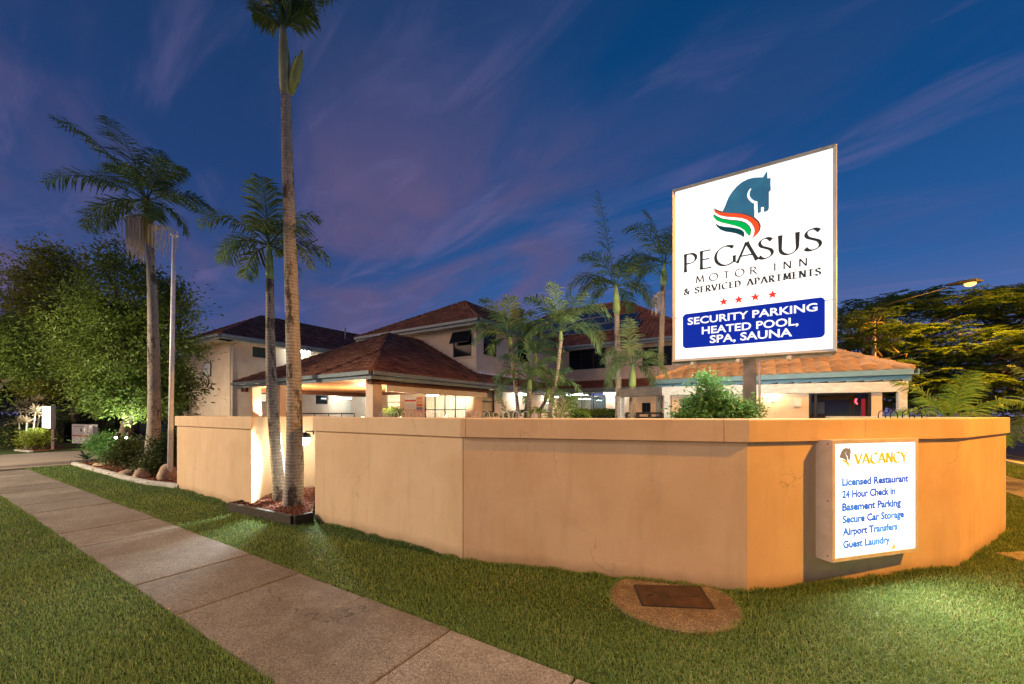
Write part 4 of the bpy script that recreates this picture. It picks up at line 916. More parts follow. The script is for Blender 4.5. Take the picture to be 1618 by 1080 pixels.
# --- porte-cochere
def canopy():
    r = thing('entrance_canopy', Q, 'porte cochere with brown hipped tile roof and glowing cedar ceiling', 'canopy')
    e0 = Q + UP * 3.2; la, bw, sl = 9.9, 7.24, .523; h = la / 2; mb = MB()
    roof_slope(mb, e0, D1, D2, la, lambda v: v, lambda v: la - v, h, sl, sub=6)
    roof_slope(mb, e0, D2, D1, bw, lambda v: v, lambda v: bw, h, sl, sub=6)
    roof_slope(mb, e0 + D1 * la, D2, -D1, bw, lambda v: v, lambda v: bw, h, sl, sub=4)
    ap = e0 + D1 * h + D2 * h + UP * h * sl
    ridge_caps(mb, e0, ap); ridge_caps(mb, e0 + D1 * la, ap); ridge_caps(mb, ap, ap + D2 * (bw - h)); part('roof', mb, M_TILE, r, True, auto=50)
    gutter(r, e0, D1, la, FR, M_GUT, soffit=0); gutter(r, e0, D2, bw + .02, RT, M_GUT, soffit=0); gutter(r, e0 + D1 * la, D2, bw, D1, M_GUT, soffit=0)
    mb = MB(); z = UP * 3.0; p = [Q + D1 * .04 + D2 * .04, Q + D1 * (la - .04) + D2 * .04, Q + D1 * (la - .04) + D2 * (bw - .02), Q + D1 * .04 + D2 * (bw - .02)]
    mb.quad(*[x + z for x in reversed(p)]); part('ceiling', mb, M_CEIL, r)
    mb = MB()
    for x in (.35, la - .35): mb.beam(Q + D1 * x + D2 * .2 + UP * 2.995, Q + D1 * x + D2 * (bw - .1) + UP * 2.995, .2, .2)
    mb.beam(Q + D1 * .5 + D2 * (bw - .5) + UP * 2.995, Q + D1 * (la - .4) + D2 * (bw - .5) + UP * 2.995, .18, .16); part('ceiling_beam', mb, woodmat('dark_beam', (.10, .04, .025), (.16, .07, .04)), r)
    mb = MB(); mb.box(Q + D1 * .3 + D2 * .9 + UP * 2.55, D1 * .05, D2 * 6.2, UP * .44)
    part('bulkhead', mb, M_WHITEWALL, r)
    for x, y in ((.5, .5), (6.6, .5), (9.2, .6)):
        c = Q + D1 * x + D2 * y; mb = MB(); mb.box(c - D1 * .2 - D2 * .2, D1 * .4, D2 * .4, UP * 2.995); part('column', mb, M_BLD, r, bevel=.02)
    for x, y, sx, sy in ((.5, .5, .26, .26), (6.6, .5, 0, .30), (9.2, .6, -.26, .26), (2.6, 3.6, 0, 0), (5.2, 3.6, 0, 0), (2.2, 6.2, 0, 0)):  # added unseen uplights that brighten the cedar ceiling
        c = Q + D1 * (x + sx) + D2 * (y + sy) + UP * 1.50; mb = MB(); mb.lathe(c, [(.05, -.12), (.085, -.10), (.09, .10), (.08, .10)], 14); sc = part('added_uplight', mb, M_WHITE, r, True, auto=40)
        mb = MB(); mb.lathe(c + UP * .10, [(.07, 0), (.05, .012)], 12); part('added_uplight_lens', mb, glow('added_uplight_glow', (1, .74, .42), 20), sc)
        lamp('added_uplight_beam', 'SPOT', c + UP * .14, 850, (1, .78, .54), .06, c + UP * 2 + (D1 * sx + D2 * sy) * 1.5, 170, .9, r)
    return r
canopy()
# louvred vent over the entrance is part of the canopy soffit; baggage rail seen under it
r = thing('hand_rail', Q + D1 * 5 + D2 * 8.2, 'thin dark rail standing in front of the white lit wall under the canopy', 'railing')
g1 = at(475, 653, 19.5); g2 = at(560, 653, 21.0); mb = MB(); mb.tube([g1 * 1, g2 * 1], .03, 6)
for k in range(5): q = g1.lerp(g2, k / 4); mb.tube([V((q.x, q.y, 0)), q], .022, 6)
mb2 = MB(); part('rail', mb, M_BLACK, r)

# --- left block with the wall emblem
AO = V((-16.57, 23.4, 0))
def left_block():
    r = thing('guest_room_block', AO, 'two storey peach block with horse emblem, behind the left trees', 'building')
    lf, lr = 6.7, 17
    w1 = pxhole(AO, D2, 399, 421, 548.5, 564.5); w2 = pxhole(AO, D2, 399, 422.5, 620.5, 635.5); w3 = pxhole(AO, D2, 499, 518, 624, 638); dr = pxhole(AO, D2, 546, 554, 626, 660); dr = (dr[0], dr[1], .05, dr[3])
    w4 = pxhole(AO, D1, 288, 298.5, 622.5, 650); w5 = pxhole(AO, D2, 500, 517, 561, 577)
    mb = MB(); wall_holes(mb, AO, D1, FR, lf, -.05, 6.1, [w4]); wall_holes(mb, AO, D2, RT, lr, -.05, 6.1, [w1, w2, w3, dr, w5]); part('wall', mb, M_BLD, r)
    o = AO - D1 * .8 - D2 * .8 + UP * 6.23; hip_roof(r, o, lf + 1.6, lr + 1.6, .565, M_TILED, 4)
    gutter(r, o, D1, lf + 1.6, FR, M_GUT, soffit=.8); gutter(r, o, D2, lr + 1.6, RT, M_GUT, soffit=.8)
    window(r, AO, D2, RT, w1, 2, 1, plain('green_curtain_glass', (.05, .085, .065), .15, .5)); window(r, AO, D2, RT, w2, 2, 1, glow('lit_blind', (1, .88, .62), .8)); window(r, AO, D2, RT, w3, 1, 1); window(r, AO, D2, RT, w5, 2, 1); window(r, AO, D1, FR, w4, 1, 2)
    a, b, c, e = dr; mb = MB(); mb.box(AO + D2 * a - RT * .10 + UP * c, D2 * (b - a), RT * .05, UP * (e - c)); d = part('door', mb, plain('cream_door', (.62, .58, .47), .4), r)
    mb = MB(); mb.cbox(AO + D2 * (b - .12) - RT * .03 + UP * 1.0, .05, .05, .1); part('handle', mb, M_BLACK, d)
    s = hit(AO, D2, 366.5); q = AO + D2 * s + RT * .05; mb = MB(); mb.tube([q + UP * .1, q + UP * 5.75, q + UP * 5.95 + D2 * .25 + RT * .15, q + UP * 6.0 + D2 * .55 + RT * .6], .045, 8); part('downpipe', mb, M_WHITEWALL, r, True)
    for px_, py_ in ((456, 552), (545, 562)):
        s, z = hz(AO, D2, px_, py_); strip_light(r, AO + D2 * s + RT * .55 + UP * 5.92, D2, 1.2, 230, COOL, 'walkway_light')
    for px_, py_ in ((520, 611), (580, 615)):
        s, z = hz(AO, D2, px_, py_); strip_light(r, AO + D2 * s + RT * .9 + UP * 2.9, D2, 1.2, 190, COOL, 'walkway_light')
    s, z = hz(AO, D1, 326, 590); em = thing('wall_emblem', AO + D1 * s + UP * z, 'white and black horse head emblem high on the peach end wall', 'emblem')
    sc = 2.6; o = AO + D1 * s + FR * .004 + UP * z; u = -D1
    mb = MB(); swoosh(mb, o, u, FR, HEAD, .03, sc, 2.0, -.86 * sc, -3.83); part('outline', mb, M_BLACK, em)
    mb = MB(); cx, cy = .88, 2.03; swoosh(mb, o, u, FR, [(cx + (a - cx) * .86, cy + (b - cy) * .86) for a, b in HEAD], .034, sc, 2.0, -.86 * sc, -3.83); part('horse_head', mb, M_WHITE, em)
    for P_ in (RED, GREEN, DARK):
        mb = MB(); swoosh(mb, o, u, FR, P_, .03, sc, 2.0, -.86 * sc, -3.83); part('swoosh', mb, M_BLACK, em)
        mb = MB(); cx = sum(p[0] for p in P_) / len(P_); cy = sum(p[1] for p in P_) / len(P_); swoosh(mb, o, u, FR, [(cx + (a - cx) * .8, cy + (b - cy) * .8 + .008) for a, b in P_], .034, sc, 2.0, -.86 * sc, -3.83); part('swoosh_inlay', mb, M_BLD, em)
    mb = MB(); q = AO + D1 * 2.4 + D2 * 7.5 + UP * 7.6; mb.tube([q + RT * 2.6 - UP * .3, q + RT * 2.6 + UP * .55], .05, 8); part('vent_pipe', mb, M_GUT, r)
left_block()
# --- right hand block with solar panels
EO = V((11.17, 23.1, 0)); DO = EO + D1 * .6 + D2 * .6
def right_block():
    r = thing('apartment_block', DO, 'two storey block with solar panels on its dark roof, behind the palms', 'building')
    lf, lr = 18.0, 12.2; zt = 6.28
    hs = [pxhole(DO, D1, 899, 957, 550.5, 583), pxhole(DO, D1, 1015, 1062, 547, 578)]; lo = [pxhole(DO, D1, 900.5, 957, 620, 650), pxhole(DO, D1, 1014, 1028, 636, 652)]
    mb = MB(); wall_holes(mb, DO, D1, FR, lf, -.05, zt, hs + lo); wall_holes(mb, DO, D2, RT, lr, -.05, zt, []); part('wall', mb, M_BLD, r)
    o = EO + UP * 6.43; sl = .665
    hip_roof(r, o, lf + 1.2, lr + 1.0, sl, M_TILED, 3); gutter(r, o, D1, lf + 1.2, FR, M_GUT); gutter(r, o, D2, lr + 1.2, RT, M_GUT)
    for h in hs: window(r, DO, D1, FR, h, 3, 1)
    window(r, DO, D1, FR, lo[0], 3, 1, M_GLASS); window(r, DO, D1, FR, lo[1], 2, 1)
    inside(r, DO + D1 * (lo[0][1] + .3) + D2 * .16, -D1 * (lo[0][1] - lo[0][0] + .6), D2 * 3.5, .02, 3.0, 3)
    strip_light(r, DO + D1 * (lo[0][1] - .5) + D2 * 1.6 + UP * 2.85, -D1, 1.3, 60, (.8, .97, 1), 'ceiling_light')
    mb = MB()                                             # curtains inside
    for k in range(16): mb.tube([DO + D1 * (lo[0][0] + .1 + .07 * k) + D2 * .3 + UP * .6, DO + D1 * (lo[0][0] + .1 + .07 * k) + D2 * .3 + UP * 2.9], .045, 6)
    part('curtain', mb, plain('blue_grey_curtain', (.20, .25, .28), .8), r)
    mb = MB(); e1 = DO + FR * 1.0 + UP * 3.42; roof_slope(mb, e1, D1, D2, lf, lambda v: 0, lambda v: lf, 1.0, .6, sub=4); part('skirt_roof', mb, plain('red_brown_tiles', (.20, .075, .045), .7), r, True, auto=50)
    gutter(r, e1, D1, lf, FR, M_GUT, soffit=1.0)
    for px_ in (925, 985): s = hit(DO, D1, px_); strip_light(r, DO + D1 * s + FR * .5 + UP * 3.1, D1, 1.2, 150, COOL, 'porch_light')
    pm = NT('solar_cell'); v = pm.coord('UV'); br = pm.n('ShaderNodeTexBrick'); br.offset = 0; br.inputs['Color1'].default_value = (.008, .014, .035, 1); br.inputs['Color2'].default_value = (.010, .018, .042, 1); br.inputs['Mortar'].default_value = (.05, .06, .08, 1); br.inputs['Scale'].default_value = 1; br.inputs['Mortar Size'].default_value = .012; br.inputs['Brick Width'].default_value = .166; br.inputs['Row Height'].default_value = .1
    pm.L.new(v, br.inputs['Vector']); pm.base(br.outputs[0], .25, .5)
    up = (D2 + UP * sl).normalized(); nrm = D1.cross(up).normalized(); nrm = nrm if nrm.z > 0 else -nrm
    rows = ['lower', 'middle', 'upper']; k = 0; words = ['first', 'second', 'third', 'fourth', 'fifth', 'sixth', 'seventh']
    for j in range(3):
        for i in range(6 - j // 2):
            if j == 2 and i == 0: continue
            p = o + D1 * (4.2 + 1.75 * i + .5 * j) + (D2 + UP * sl) * (1.5 + 1.22 * j) + nrm * .16
            t = thing('solar_panel', p, 'dark blue solar panel in the %s row, %s from the right' % (rows[j], words[i - (1 if j == 2 else 0)]), 'solar panel', 'solar panels on the right roof')
            mb = MB(); mb.box(p - nrm * .04, D1 * 1.65, up * 1.3, nrm * .04); part('frame', mb, M_ALU, t)
            mb = MB(); q = p + nrm * .003; mb.quad(q + D1 * .02 + up * .02, q + D1 * 1.63 + up * .02, q + D1 * 1.63 + up * 1.28, q + D1 * .02 + up * 1.28, uv=[(0, 0), (1, 0), (1, 1), (0, 1)]); part('cells', mb, pm.m, t)
    mb = MB(); q = o + D1 * 14.5 + D2 * 3.2 + UP * 2.4; mb.box(q, D1 * .9, D2 * .7, UP * 1.7); mb.box(q - D1 * .06 - D2 * .06 + UP * 1.7, D1 * 1.02, D2 * .82, UP * .12); part('chimney', mb, plain('chimney_brick', (.26, .12, .07), .8), r)
right_block()

# --- low restaurant pavilion behind the sign
GO = V((9.51, 9.47, 0)); GE = GO + D1 * 5.92
def pavilion():
    r = thing('restaurant_pavilion', GO, 'single storey pavilion with pale orange tile roof beneath the tall sign', 'building')
    o = GO + UP * 2.80; la, lb = 5.92, 2.76; hip_roof(r, o, la, lb, .537, M_TILEP, 8)
    gutter(r, o, D1, la, FR, M_GUTB, .2, 'fascia', .5); gutter(r, o, D2, lb, RT, M_GUTB, .2, 'fascia', .5)
    wo = GO + D1 * .45 + D2 * .45; lf = la - .9
    win = pxhole(wo, D1, 1278, 1377, 622, 660); win = (win[0], win[1], .9, 2.33); w2 = pxhole(wo, D1, 1074, 1146, 624, 660); w2 = (w2[0], min(w2[1], lf - .3), .1, 2.2)
    mb = MB(); wall_holes(mb, wo, D1, FR, lf, -.05, 2.6, [win, w2]); wall_holes(mb, wo, D2, RT, lb - .9, -.05, 2.6, []); part('wall', mb, M_BLD, r)
    f = window(r, wo, D1, FR, win, 1, 1, M_GLASS); mb = MB(); s = hit(wo, D1, 1289); mb.box(wo - FR * .085 + D1 * (s - .03) + UP * win[2], D1 * .06, FR * .05, UP * (win[3] - win[2])); part('mullion', mb, M_FRAME, f)
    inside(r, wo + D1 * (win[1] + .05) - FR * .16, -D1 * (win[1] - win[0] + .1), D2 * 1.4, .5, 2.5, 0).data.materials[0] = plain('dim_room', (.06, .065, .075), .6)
    mb = MB(); s = hit(wo, D1, 1356.5); c = wo + D1 * s - FR * .3 + UP * 2.08; mb.tube([c - UP * .07 - D1 * .02, c + UP * .0 + D1 * .02, c + UP * .07 - D1 * .005], .016, 8); part('neon_sign', mb, glow('red_neon', (1, .02, .03), 18), r)
    mb = MB(); s = hit(wo, D1, 1372); mb.box(wo + D1 * s - FR * .35 + UP * 1.2, D1 * .08, D2 * .02, UP * .95); part('red_banner', mb, glow('banner_red_glow', (.35, .01, .03), .7), r)  # no lamp here: a faint glow is put into the banner's red
    mb = MB(); s = hit(wo, D1, 1345); mb.box(wo + D1 * s - FR * .9 + UP * .9, D1 * .9, D2 * .3, UP * .75); part('display_counter', mb, M_BLACK, r)
    mb = MB(); s = hit(wo, D1, 1312); mb.box(wo + D1 * s - FR * 1.2 + UP * 1.75, D1 * .7, D2 * .02, UP * .35); part('menu_panel', mb, plain('menu_grey', (.30, .30, .24), .6), r)
    window(r, wo, D1, FR, w2, 2, 1)
    s = hit(wo, D1, 1218); c = wo + D1 * s + FR * .09 + UP * 2.36; mb = MB(); mb.lathe(c, [(.03, -.06), (.07, -.03), (.075, 0), (.05, .04)], 16); part('eave_lamp', mb, glow('eave_lamp', (1, .86, .55), 110), r, True)
    s = hit(wo, D1, 1207); mb = MB(); mb.box(wo + D1 * s + FR * .003 + UP * .05, D1 * .78, FR * .03, UP * 2.02); d = part('door', mb, plain('cream_door2', (.66, .60, .44), .45), r)
    mb = MB(); mb.cbox(wo + D1 * (s + .08) + FR * .05 + UP * 1.0, .04, .04, .12); part('handle', mb, M_BLACK, d)
    mb = MB(); s = hit(wo, D1, 1266); mb.box(wo + D1 * s + FR * .003 + UP * 1.95, D1 * .16, FR * .09, UP * .22); part('meter_box', mb, M_WHITE, r)
pavilion()
def pergola():
    a, b = V((7.90, 7.95, 2.40)), V((3.62, 9.63, 2.40)); r = thing('pergola', (a.x, a.y, 0), 'weathered whitish timber pergola along the front of the restaurant pavilion', 'pergola')
    d = (b - a).normalized(); n = V((-d.y, d.x, 0)); n = n if n.y < 0 else -n
    mb = MB(); mb.beam(a + d * .01, b, .09, .21); part('front_beam', mb, M_WEATHER, r, bevel=.008)
    for t in (.10, (b - a).length - .12):
        mb = MB(); q = a + d * t; mb.box(V((q.x, q.y, 0)) - d * .07 - n * .05, d * .14, n * .1, UP * 2.19); part('post', mb, M_WEATHER, r, bevel=.006)
    k = 0
    L = (b - a).length; c = b + V((-1.02, 1.9, 0))
    mb = MB(); mb.beam(b + UP * .0, V((2.9, 10.75, 2.40)), .08, .21); part('side_beam', mb, M_OLDTIMBER, r, bevel=.006)
    mb = MB(); q = V((2.93, 10.72, 0)); mb.cbox(q, .13, .13, 2.2, .3); part('post', mb, M_WEATHER, r)
    for i in range(15):
        p = a + d * (.12 + i * L / 15.2); mb = MB(); mb.tube([p + n * .02 + UP * .012, p - n * 1.35 + UP * .05], .026, 8); part('roof_batten', mb, M_BLACK, r)
    for (t, z) in ((.08, -.05), (.08, -.15), (.95, -.16), (2.6, -.06), (L - .1, -.05), (L - .1, -.15)):
        mb = MB(); p = a + d * t + n * .046 + UP * z; mb.tube([p, p + n * .008], .011, 8); part('bolt', mb, M_STEEL, r)
    # the brown table, chairs and rail under it
    g = thing('picket_rail', (3.4, 11.5, 0), 'dark timber rail under the pergola beside the palm trunks', 'railing')
    mb = MB(); p, q = at(990, 651, 12.5), at(1046, 651, 11.8); mb.beam(p, q, .06, .06); mb.beam(p - UP * .13, q - UP * .13, .05, .05)
    for i in range(4): w = p.lerp(q, i / 3); mb.cbox((w.x, w.y, 0), .08, .08, w.z - .03)
    part('rails', mb, M_BLACK, g)
pergola()
# fence of hooped wire just behind the front wall
def hoops():
    def fence(name, pts, label, n, h):
        r = thing(name, (pts[0].x, pts[0].y, 0), label, 'fence'); 
        mb = MB()
        for i in range(n):
            c = pts[0].lerp(pts[1], (i + .5) / n); w = (pts[1] - pts[0]).normalized() * ((pts[1] - pts[0]).length / n * .30)
            arcp = [c + w * math.cos(math.pi * k / 8) + UP * (h - .07 + .07 * math.sin(math.pi * k / 8)) for k in range(9)]
            mb.tube([c + w] + arcp + [c - w], .008, 6)
        part('hoops', mb, M_WFRAME if 'pale' in label else M_BLACK, r)
        mb = MB(); mb.tube([pts[0] + UP * (h - .2), pts[1] + UP * (h - .2)], .01, 6); part('rail', mb, M_BLACK, r)
    fence('hoop_fence', [at(598, 653.5, 10.2) * 1 - UP * CH, at(856, 653.5, 8.2) - UP * CH], 'pale hoop topped pool fence showing above the middle of the wall', 19, 1.80)
    fence('hoop_fence', [at(1384, 653.5, 6.6) - UP * CH, at(1460, 653.5, 6.6) - UP * CH], 'dark hoop topped fence end beside the pergola post', 4, 1.80)
hoops()

# ------------------------------------------------------------------ plants
def frond(mb_list, base, d0, L, droop, g, nleaf=34, lw=.035, ll=.45, vshape=.5, rach=.018, curl=0):
    """arching feather leaf; returns (rachis points), fills arrays of leaflets"""
    d = np.array(d0, float); d /= np.linalg.norm(d); n = 18; p = np.array(base, float); pts = [p.copy()]; seg = L / n
    for i in range(n):
        d = d + np.array([0, 0, -1]) * droop * (i / n) * .22; d /= np.linalg.norm(d); p = p + d * seg; pts.append(p.copy())
    pts = np.array(pts); cs_, ds_, ups, Ls = [], [], [], []
    for k in range(nleaf):
        t = .16 + .84 * (k + .5) / nleaf; x = t * n; i = min(int(x), n - 1); c = pts[i] + (pts[i + 1] - pts[i]) * (x - i); tg = pts[i + 1] - pts[i]; tg /= np.linalg.norm(tg)
        sd = np.cross(tg, [0, 0, 1]); nn = np.linalg.norm(sd); sd = sd / nn if nn > 1e-3 else np.array([1, 0, 0]); upv = np.cross(sd, tg)
        l = ll * (math.sin(math.pi * (t * .86 + .10)) ** .6) * g.uniform(.85, 1.1)
        for s in (-1, 1):
            dr = sd * s * .80 + tg * .62 + upv * (vshape * g.uniform(-.5, .7) - .12) + g.normal(size=3) * .07; dr /= np.linalg.norm(dr)
            e = dr + np.array([0, 0, -.55]); e /= np.linalg.norm(e)
            mb_list.append((c, c + dr * l * .55, c + dr * l * .55 + e * l * .5, tg, lw))
    return pts
def frond_mesh(name, leaflets, pts, mat, parent, rach=.018):
    n = len(leaflets); a = np.array([x[0] for x in leaflets]); m = np.array([x[1] for x in leaflets]); t = np.array([x[2] for x in leaflets]); tg = np.array([x[3] for x in leaflets]); w = np.array([x[4] for x in leaflets])[:, None]
    v = np.stack([a - tg * w * .25, a + tg * w * .25, m + tg * w * .5, t, m - tg * w * .5], 1).reshape(-1, 3); i = np.arange(n)[:, None] * 5
    f = np.concatenate([i + [0, 1, 2], i + [0, 2, 4], i + [4, 2, 3]], 0)
    mb = MB(); k = len(pts); mb.tube([tuple(p) for p in pts], [rach * (1 - .85 * j / (k - 1)) for j in range(k)], 5)
    v2 = np.array(mb.v); tri = []
    for q in mb.f:
        for j in range(1, len(q) - 1): tri.append((q[0], q[j], q[j + 1]))
    v, f = merge([(v, f), (v2, np.array(tri))]); return fast_mesh(name, v, f, mat, parent)
def palm(name, label, trunk, radii, shaft, fronds, mat, shaftmat, L, ll, lw, group=None, seed=1, nleaf=34, extras=None, rach=.02, droop=1.0):
    nleaf = int(nleaf * 1.15); ll *= 1.10; lw *= .9
    """trunk: list of points; shaft: (top point, r0, r1); fronds: (image angle deg, towards-viewer -1..1, length factor, droop)"""
    g = np.random.default_rng(seed); r = thing(name, trunk[0], label, 'palm', group)
    tp = [V(p) for p in trunk]; fine = []
    for i in range(len(tp) - 1):
        for k in range(8): fine.append(tp[i].lerp(tp[i + 1], k / 8))
    fine.append(tp[-1]); rr = np.interp(np.linspace(0, 1, len(fine)), np.linspace(0, 1, len(radii)), radii)
    for _ in range(3): fine = [fine[0]] + [(fine[i - 1] + fine[i] * 2 + fine[i + 1]) / 4 for i in range(1, len(fine) - 1)] + [fine[-1]]
    mb = MB(); mb.tube(fine, [x * (1 + .025 * ((i * 13) % 5 - 2) / 2) for i, x in enumerate(rr)], 14); part('trunk', mb, M_PALMBARK, r, True, auto=60)
    top = tp[-1]
    if shaft:
        st, r0, r1 = shaft; st = V(st); mb = MB(); mb.tube([top - UP * .02, top.lerp(st, .12), top.lerp(st, .5), top.lerp(st, .85), st], [radii[-1] * 1.02, r0 * 1.12, r0, r1 * 1.1, r1 * .75], 14); part('crownshaft', mb, shaftmat, r, True); top = st
    for a, y, lf, dr in fronds:
        lv = []; d = (math.cos(R(a)), y, math.sin(R(a))); pts = frond(lv, top - UP * .04, d, L * lf, dr * droop, g, nleaf, lw, ll * min(1.1, .6 + .4 * lf)); frond_mesh('frond', lv, pts, mat, r, rach)
    if extras: extras(r, top, g)
    return r

def seed_skirt(at_pt, side, w, h, n, mat=None):
    def fn(r, top, g):
        c = np.array(at_pt); lv = []
        o = []
        for k in range(n):
            a = g.uniform(-1, 1); q = c + np.array([side * (g.uniform(.02, w)), g.uniform(-w * .5, w * .5), g.uniform(-.05, .12)])
            pts = [c, c * .5 + q * .5 + np.array([0, 0, .16]), q, q + np.array([side * .02 * a, 0, -h * .5 * g.uniform(.6, 1)]), q + np.array([side * .04 * a, .02 * a, -h * g.uniform(.6, 1)])]
            o.append(pts)
        mb = MB()
        for p in o: mb.tube([tuple(x) for x in p], [.012, .010, .009, .008, .004], 4, False)
        part('seed_skirt', mb, mat or M_FLOWER, r)
    return fn
# left tall palm
pb = V((-11.27, 12.5, .04)); s = 12.5 / F
def L1(px, py, Y=12.5): return at(px, py, Y)
palm('garden_palm', 'tall palm with pale hanging seed skirt, left of the white flagpole', [pb, L1(244, 650), L1(242, 500), L1(237, 385)], [.24, .17, .155, .125, .10], (L1(232, 314), .115, .07),
     [(112, .1, 1.2, .35), (122, -.2, 1.1, .5), (100, .3, .9, .4), (138, .2, 1.0, .6), (152, -.3, .95, .7), (174, .3, 1.05, .5), (185, -.3, .75, 1.0), (72, .2, .6, .8), (48, -.3, .7, .7), (28, .3, .7, .8), (8, -.2, .8, .7), (-12, .4, .55, 1.2), (200, -.5, .55, 1.3), (88, -.9, .55, 1.2), (130, .9, .6, 1.0), (-25, -.5, .4, 1.2)],
     M_FROND, plain('shaft_yellow', (.34, .25, .05), .45, .3, 0, .4, 3), 2.75, .70, .05, None, 3, 40, lambda r, t, g: (seed_skirt(tuple(L1(234, 352)), -1, .62, 1.25, 150)(r, t, g), seed_skirt(tuple(L1(240, 365)), 1, .62, .9, 26)(r, t, g)))
# two palms in the recess
b2 = V((-4.38, 7.54, .10)); Y2 = 7.5
def drybract(r, top, g):
    mb = MB(); mb.tube([at(424, 432, Y2), at(416, 415, Y2), at(412, 400, Y2), at(404, 392, Y2)], [.012, .02, .018, .006], 6); part('dry_bract', mb, M_DEAD, r)
    mb = MB(); mb.tube([at(427, 438, Y2), at(430, 415, Y2), at(431, 403, Y2)], [.02, .018, .004], 6); part('bract', mb, M_SHAFT, r)
palm('recess_palm', 'shorter leaning palm with pale green shaft, behind the taller trunk in the recess', [b2, at(438, 730, Y2), at(429, 620, Y2), at(427, 520, Y2), at(426.5, 440, Y2)], [.125, .115, .10, .085, .072, .066], (at(425, 384, Y2), .062, .04),
     [(62, .2, .9, .8), (84, -.3, .9, .8), (112, .3, .85, 1.0), (135, -.2, 1.0, .9), (152, .3, 1.05, 1.0), (168, -.4, .8, 1.3), (40, -.3, .85, 1.1), (25, .3, .95, 1.1), (8, -.2, .9, 1.2), (-15, .3, .6, 1.4), (195, .2, .65, 1.5), (100, .9, .7, 1.3), (75, -.9, .7, 1.4)],
     M_FRONDM, M_SHAFT, 1.3, .42, .032, 'palms in the wall recess', 5, 34, drybract, .014)
b3 = V((-3.93, 7.14, .10)); Y3 = 7.14
def boot(r, top, g):
    p = [at(459, 147, Y3), at(466, 125, Y3), at(472, 100, Y3), at(478, 78, Y3)]; mb = MB(); mb.tube(p, [.05, .085, .075, .006], 10)
    mb.tube([at(458, 147, Y3), at(463, 115, Y3), at(467, 88, Y3)], [.04, .06, .006], 10); part('flower_bract', mb, plain('bract_green', (.30, .33, .09), .45, .3, 0, .35, 4), r, True)
palm('recess_palm', 'very tall palm with thick speckled trunk and green bract, cropped by the top edge', [b3, at(466, 740, Y3), at(465, 600, Y3), at(459, 400, Y3), at(454, 250, Y3), at(452, 148, Y3)], [.17, .155, .125, .115, .10, .088, .082], (at(447, 42, Y3), .092, .06),
     [(128, .2, .6, .25), (112, -.3, .9, .25), (98, .3, 1, .25), (82, -.2, 1, .25), (70, .2, .9, .3), (60, -.2, .6, .25), (90, -.4, .9, .4), (105, .4, .9, .4), (75, .4, .9, .4), (145, -.1, .28, .3), (48, .1, .32, .4)],
     M_FROND, M_SHAFTP, 2.0, .5, .04, 'palms in the wall recess', 6, 36, boot, .03)
# palms behind the front wall
def P(px, py, Y): return at(px, py, Y)
palm('royal_palm', 'tall green palm with swollen green shaft, rising by the pergola post', [V((3.22, 12, 0)), P(977, 600, 12), P(974.5, 495, 12)], [.11, .10, .085, .075], (P(973, 450, 12), .10, .05),
     [(98, .1, 1.75, .10), (118, -.2, .95, 1.1), (140, .2, 1.1, 1.5), (160, -.3, .9, 1.6), (70, .2, .9, 1.0), (45, -.2, 1, 1.2), (25, .3, 1.0, 1.4), (5, -.3, .8, 1.5), (185, .3, .7, 1.6), (80, -.9, .8, 1.4), (110, .9, .8, 1.4), (-10, .6, .6, 1.6), (128, .6, .9, 1.3)], M_FROND, M_SHAFT, 1.75, .5, .035, 'palms behind the front wall', 8, 34, None, .016)
palm('royal_palm', 'palm half hidden by the left edge of the tall sign', [V((5.10, 14, 0)), P(1043, 600, 14), P(1048, 450, 14)], [.13, .11, .09, .08], (P(1050, 415, 14), .10, .05),
     [(100, .1, 1.0, .6), (120, -.2, 1, 1.0), (145, .2, 1.0, 1.2), (165, -.3, .95, 1.4), (80, .2, .9, .8), (60, -.2, 1, 1.0), (25, .3, .9, 1.4), (185, .4, .8, 1.6), (90, -.9, .8, 1.4), (110, .9, .8, 1.4), (10, -.6, .6, 1.6)], M_FROND, M_SHAFT, 2.2, .55, .04, 'palms behind the front wall', 9, 36, seed_skirt(tuple(P(1047, 470, 14)), -1, .35, .7, 40), .018)
palm('royal_palm', 'low young palm with broad drooping fronds beside the tall green palm', [V((3.62, 11.6, 0)), P(999, 640, 11.6), P(999, 612, 11.6)], [.10, .09, .08], (P(1000, 575, 11.6), .095, .04),
     [(92, .1, 1.05, .2), (130, -.2, 1.0, 1.6), (155, -.5, 1.0, 1.7), (175, -.2, .9, 1.8), (50, .2, 1.0, 1.4), (25, -.3, .95, 1.6), (5, .3, .8, 1.7), (75, -.7, .7, 1.3), (110, .8, .8, 1.3)], M_FRONDL, M_SHAFT, 1.35, .42, .035, 'palms behind the front wall', 10, 30, None, .014)
cane = 'golden cane palms by the entrance'
fan = [(95, .1, .9, .5), (75, .2, 1.0, .9), (55, -.2, 1.05, 1.3), (35, .2, 1.0, 1.5), (18, -.3, .9, 1.7), (115, -.2, .9, .9), (135, .2, .8, 1.2), (155, -.2, .75, 1.4), (85, -.8, .7, 1.4)]
palm('cane_palm', 'tallest slender cane palm, its trunk leaning right under an arching crown', [V((.87, 8.6, 0)), P(868, 650, 8.6), P(880, 590, 8.6), P(886, 537, 8.6)], [.05, .05, .045, .045], (P(886, 522, 8.6), .048, .03), fan, M_FRONDL, M_SHAFT, 1.28, .40, .03, cane, 20, 34, None, .014)
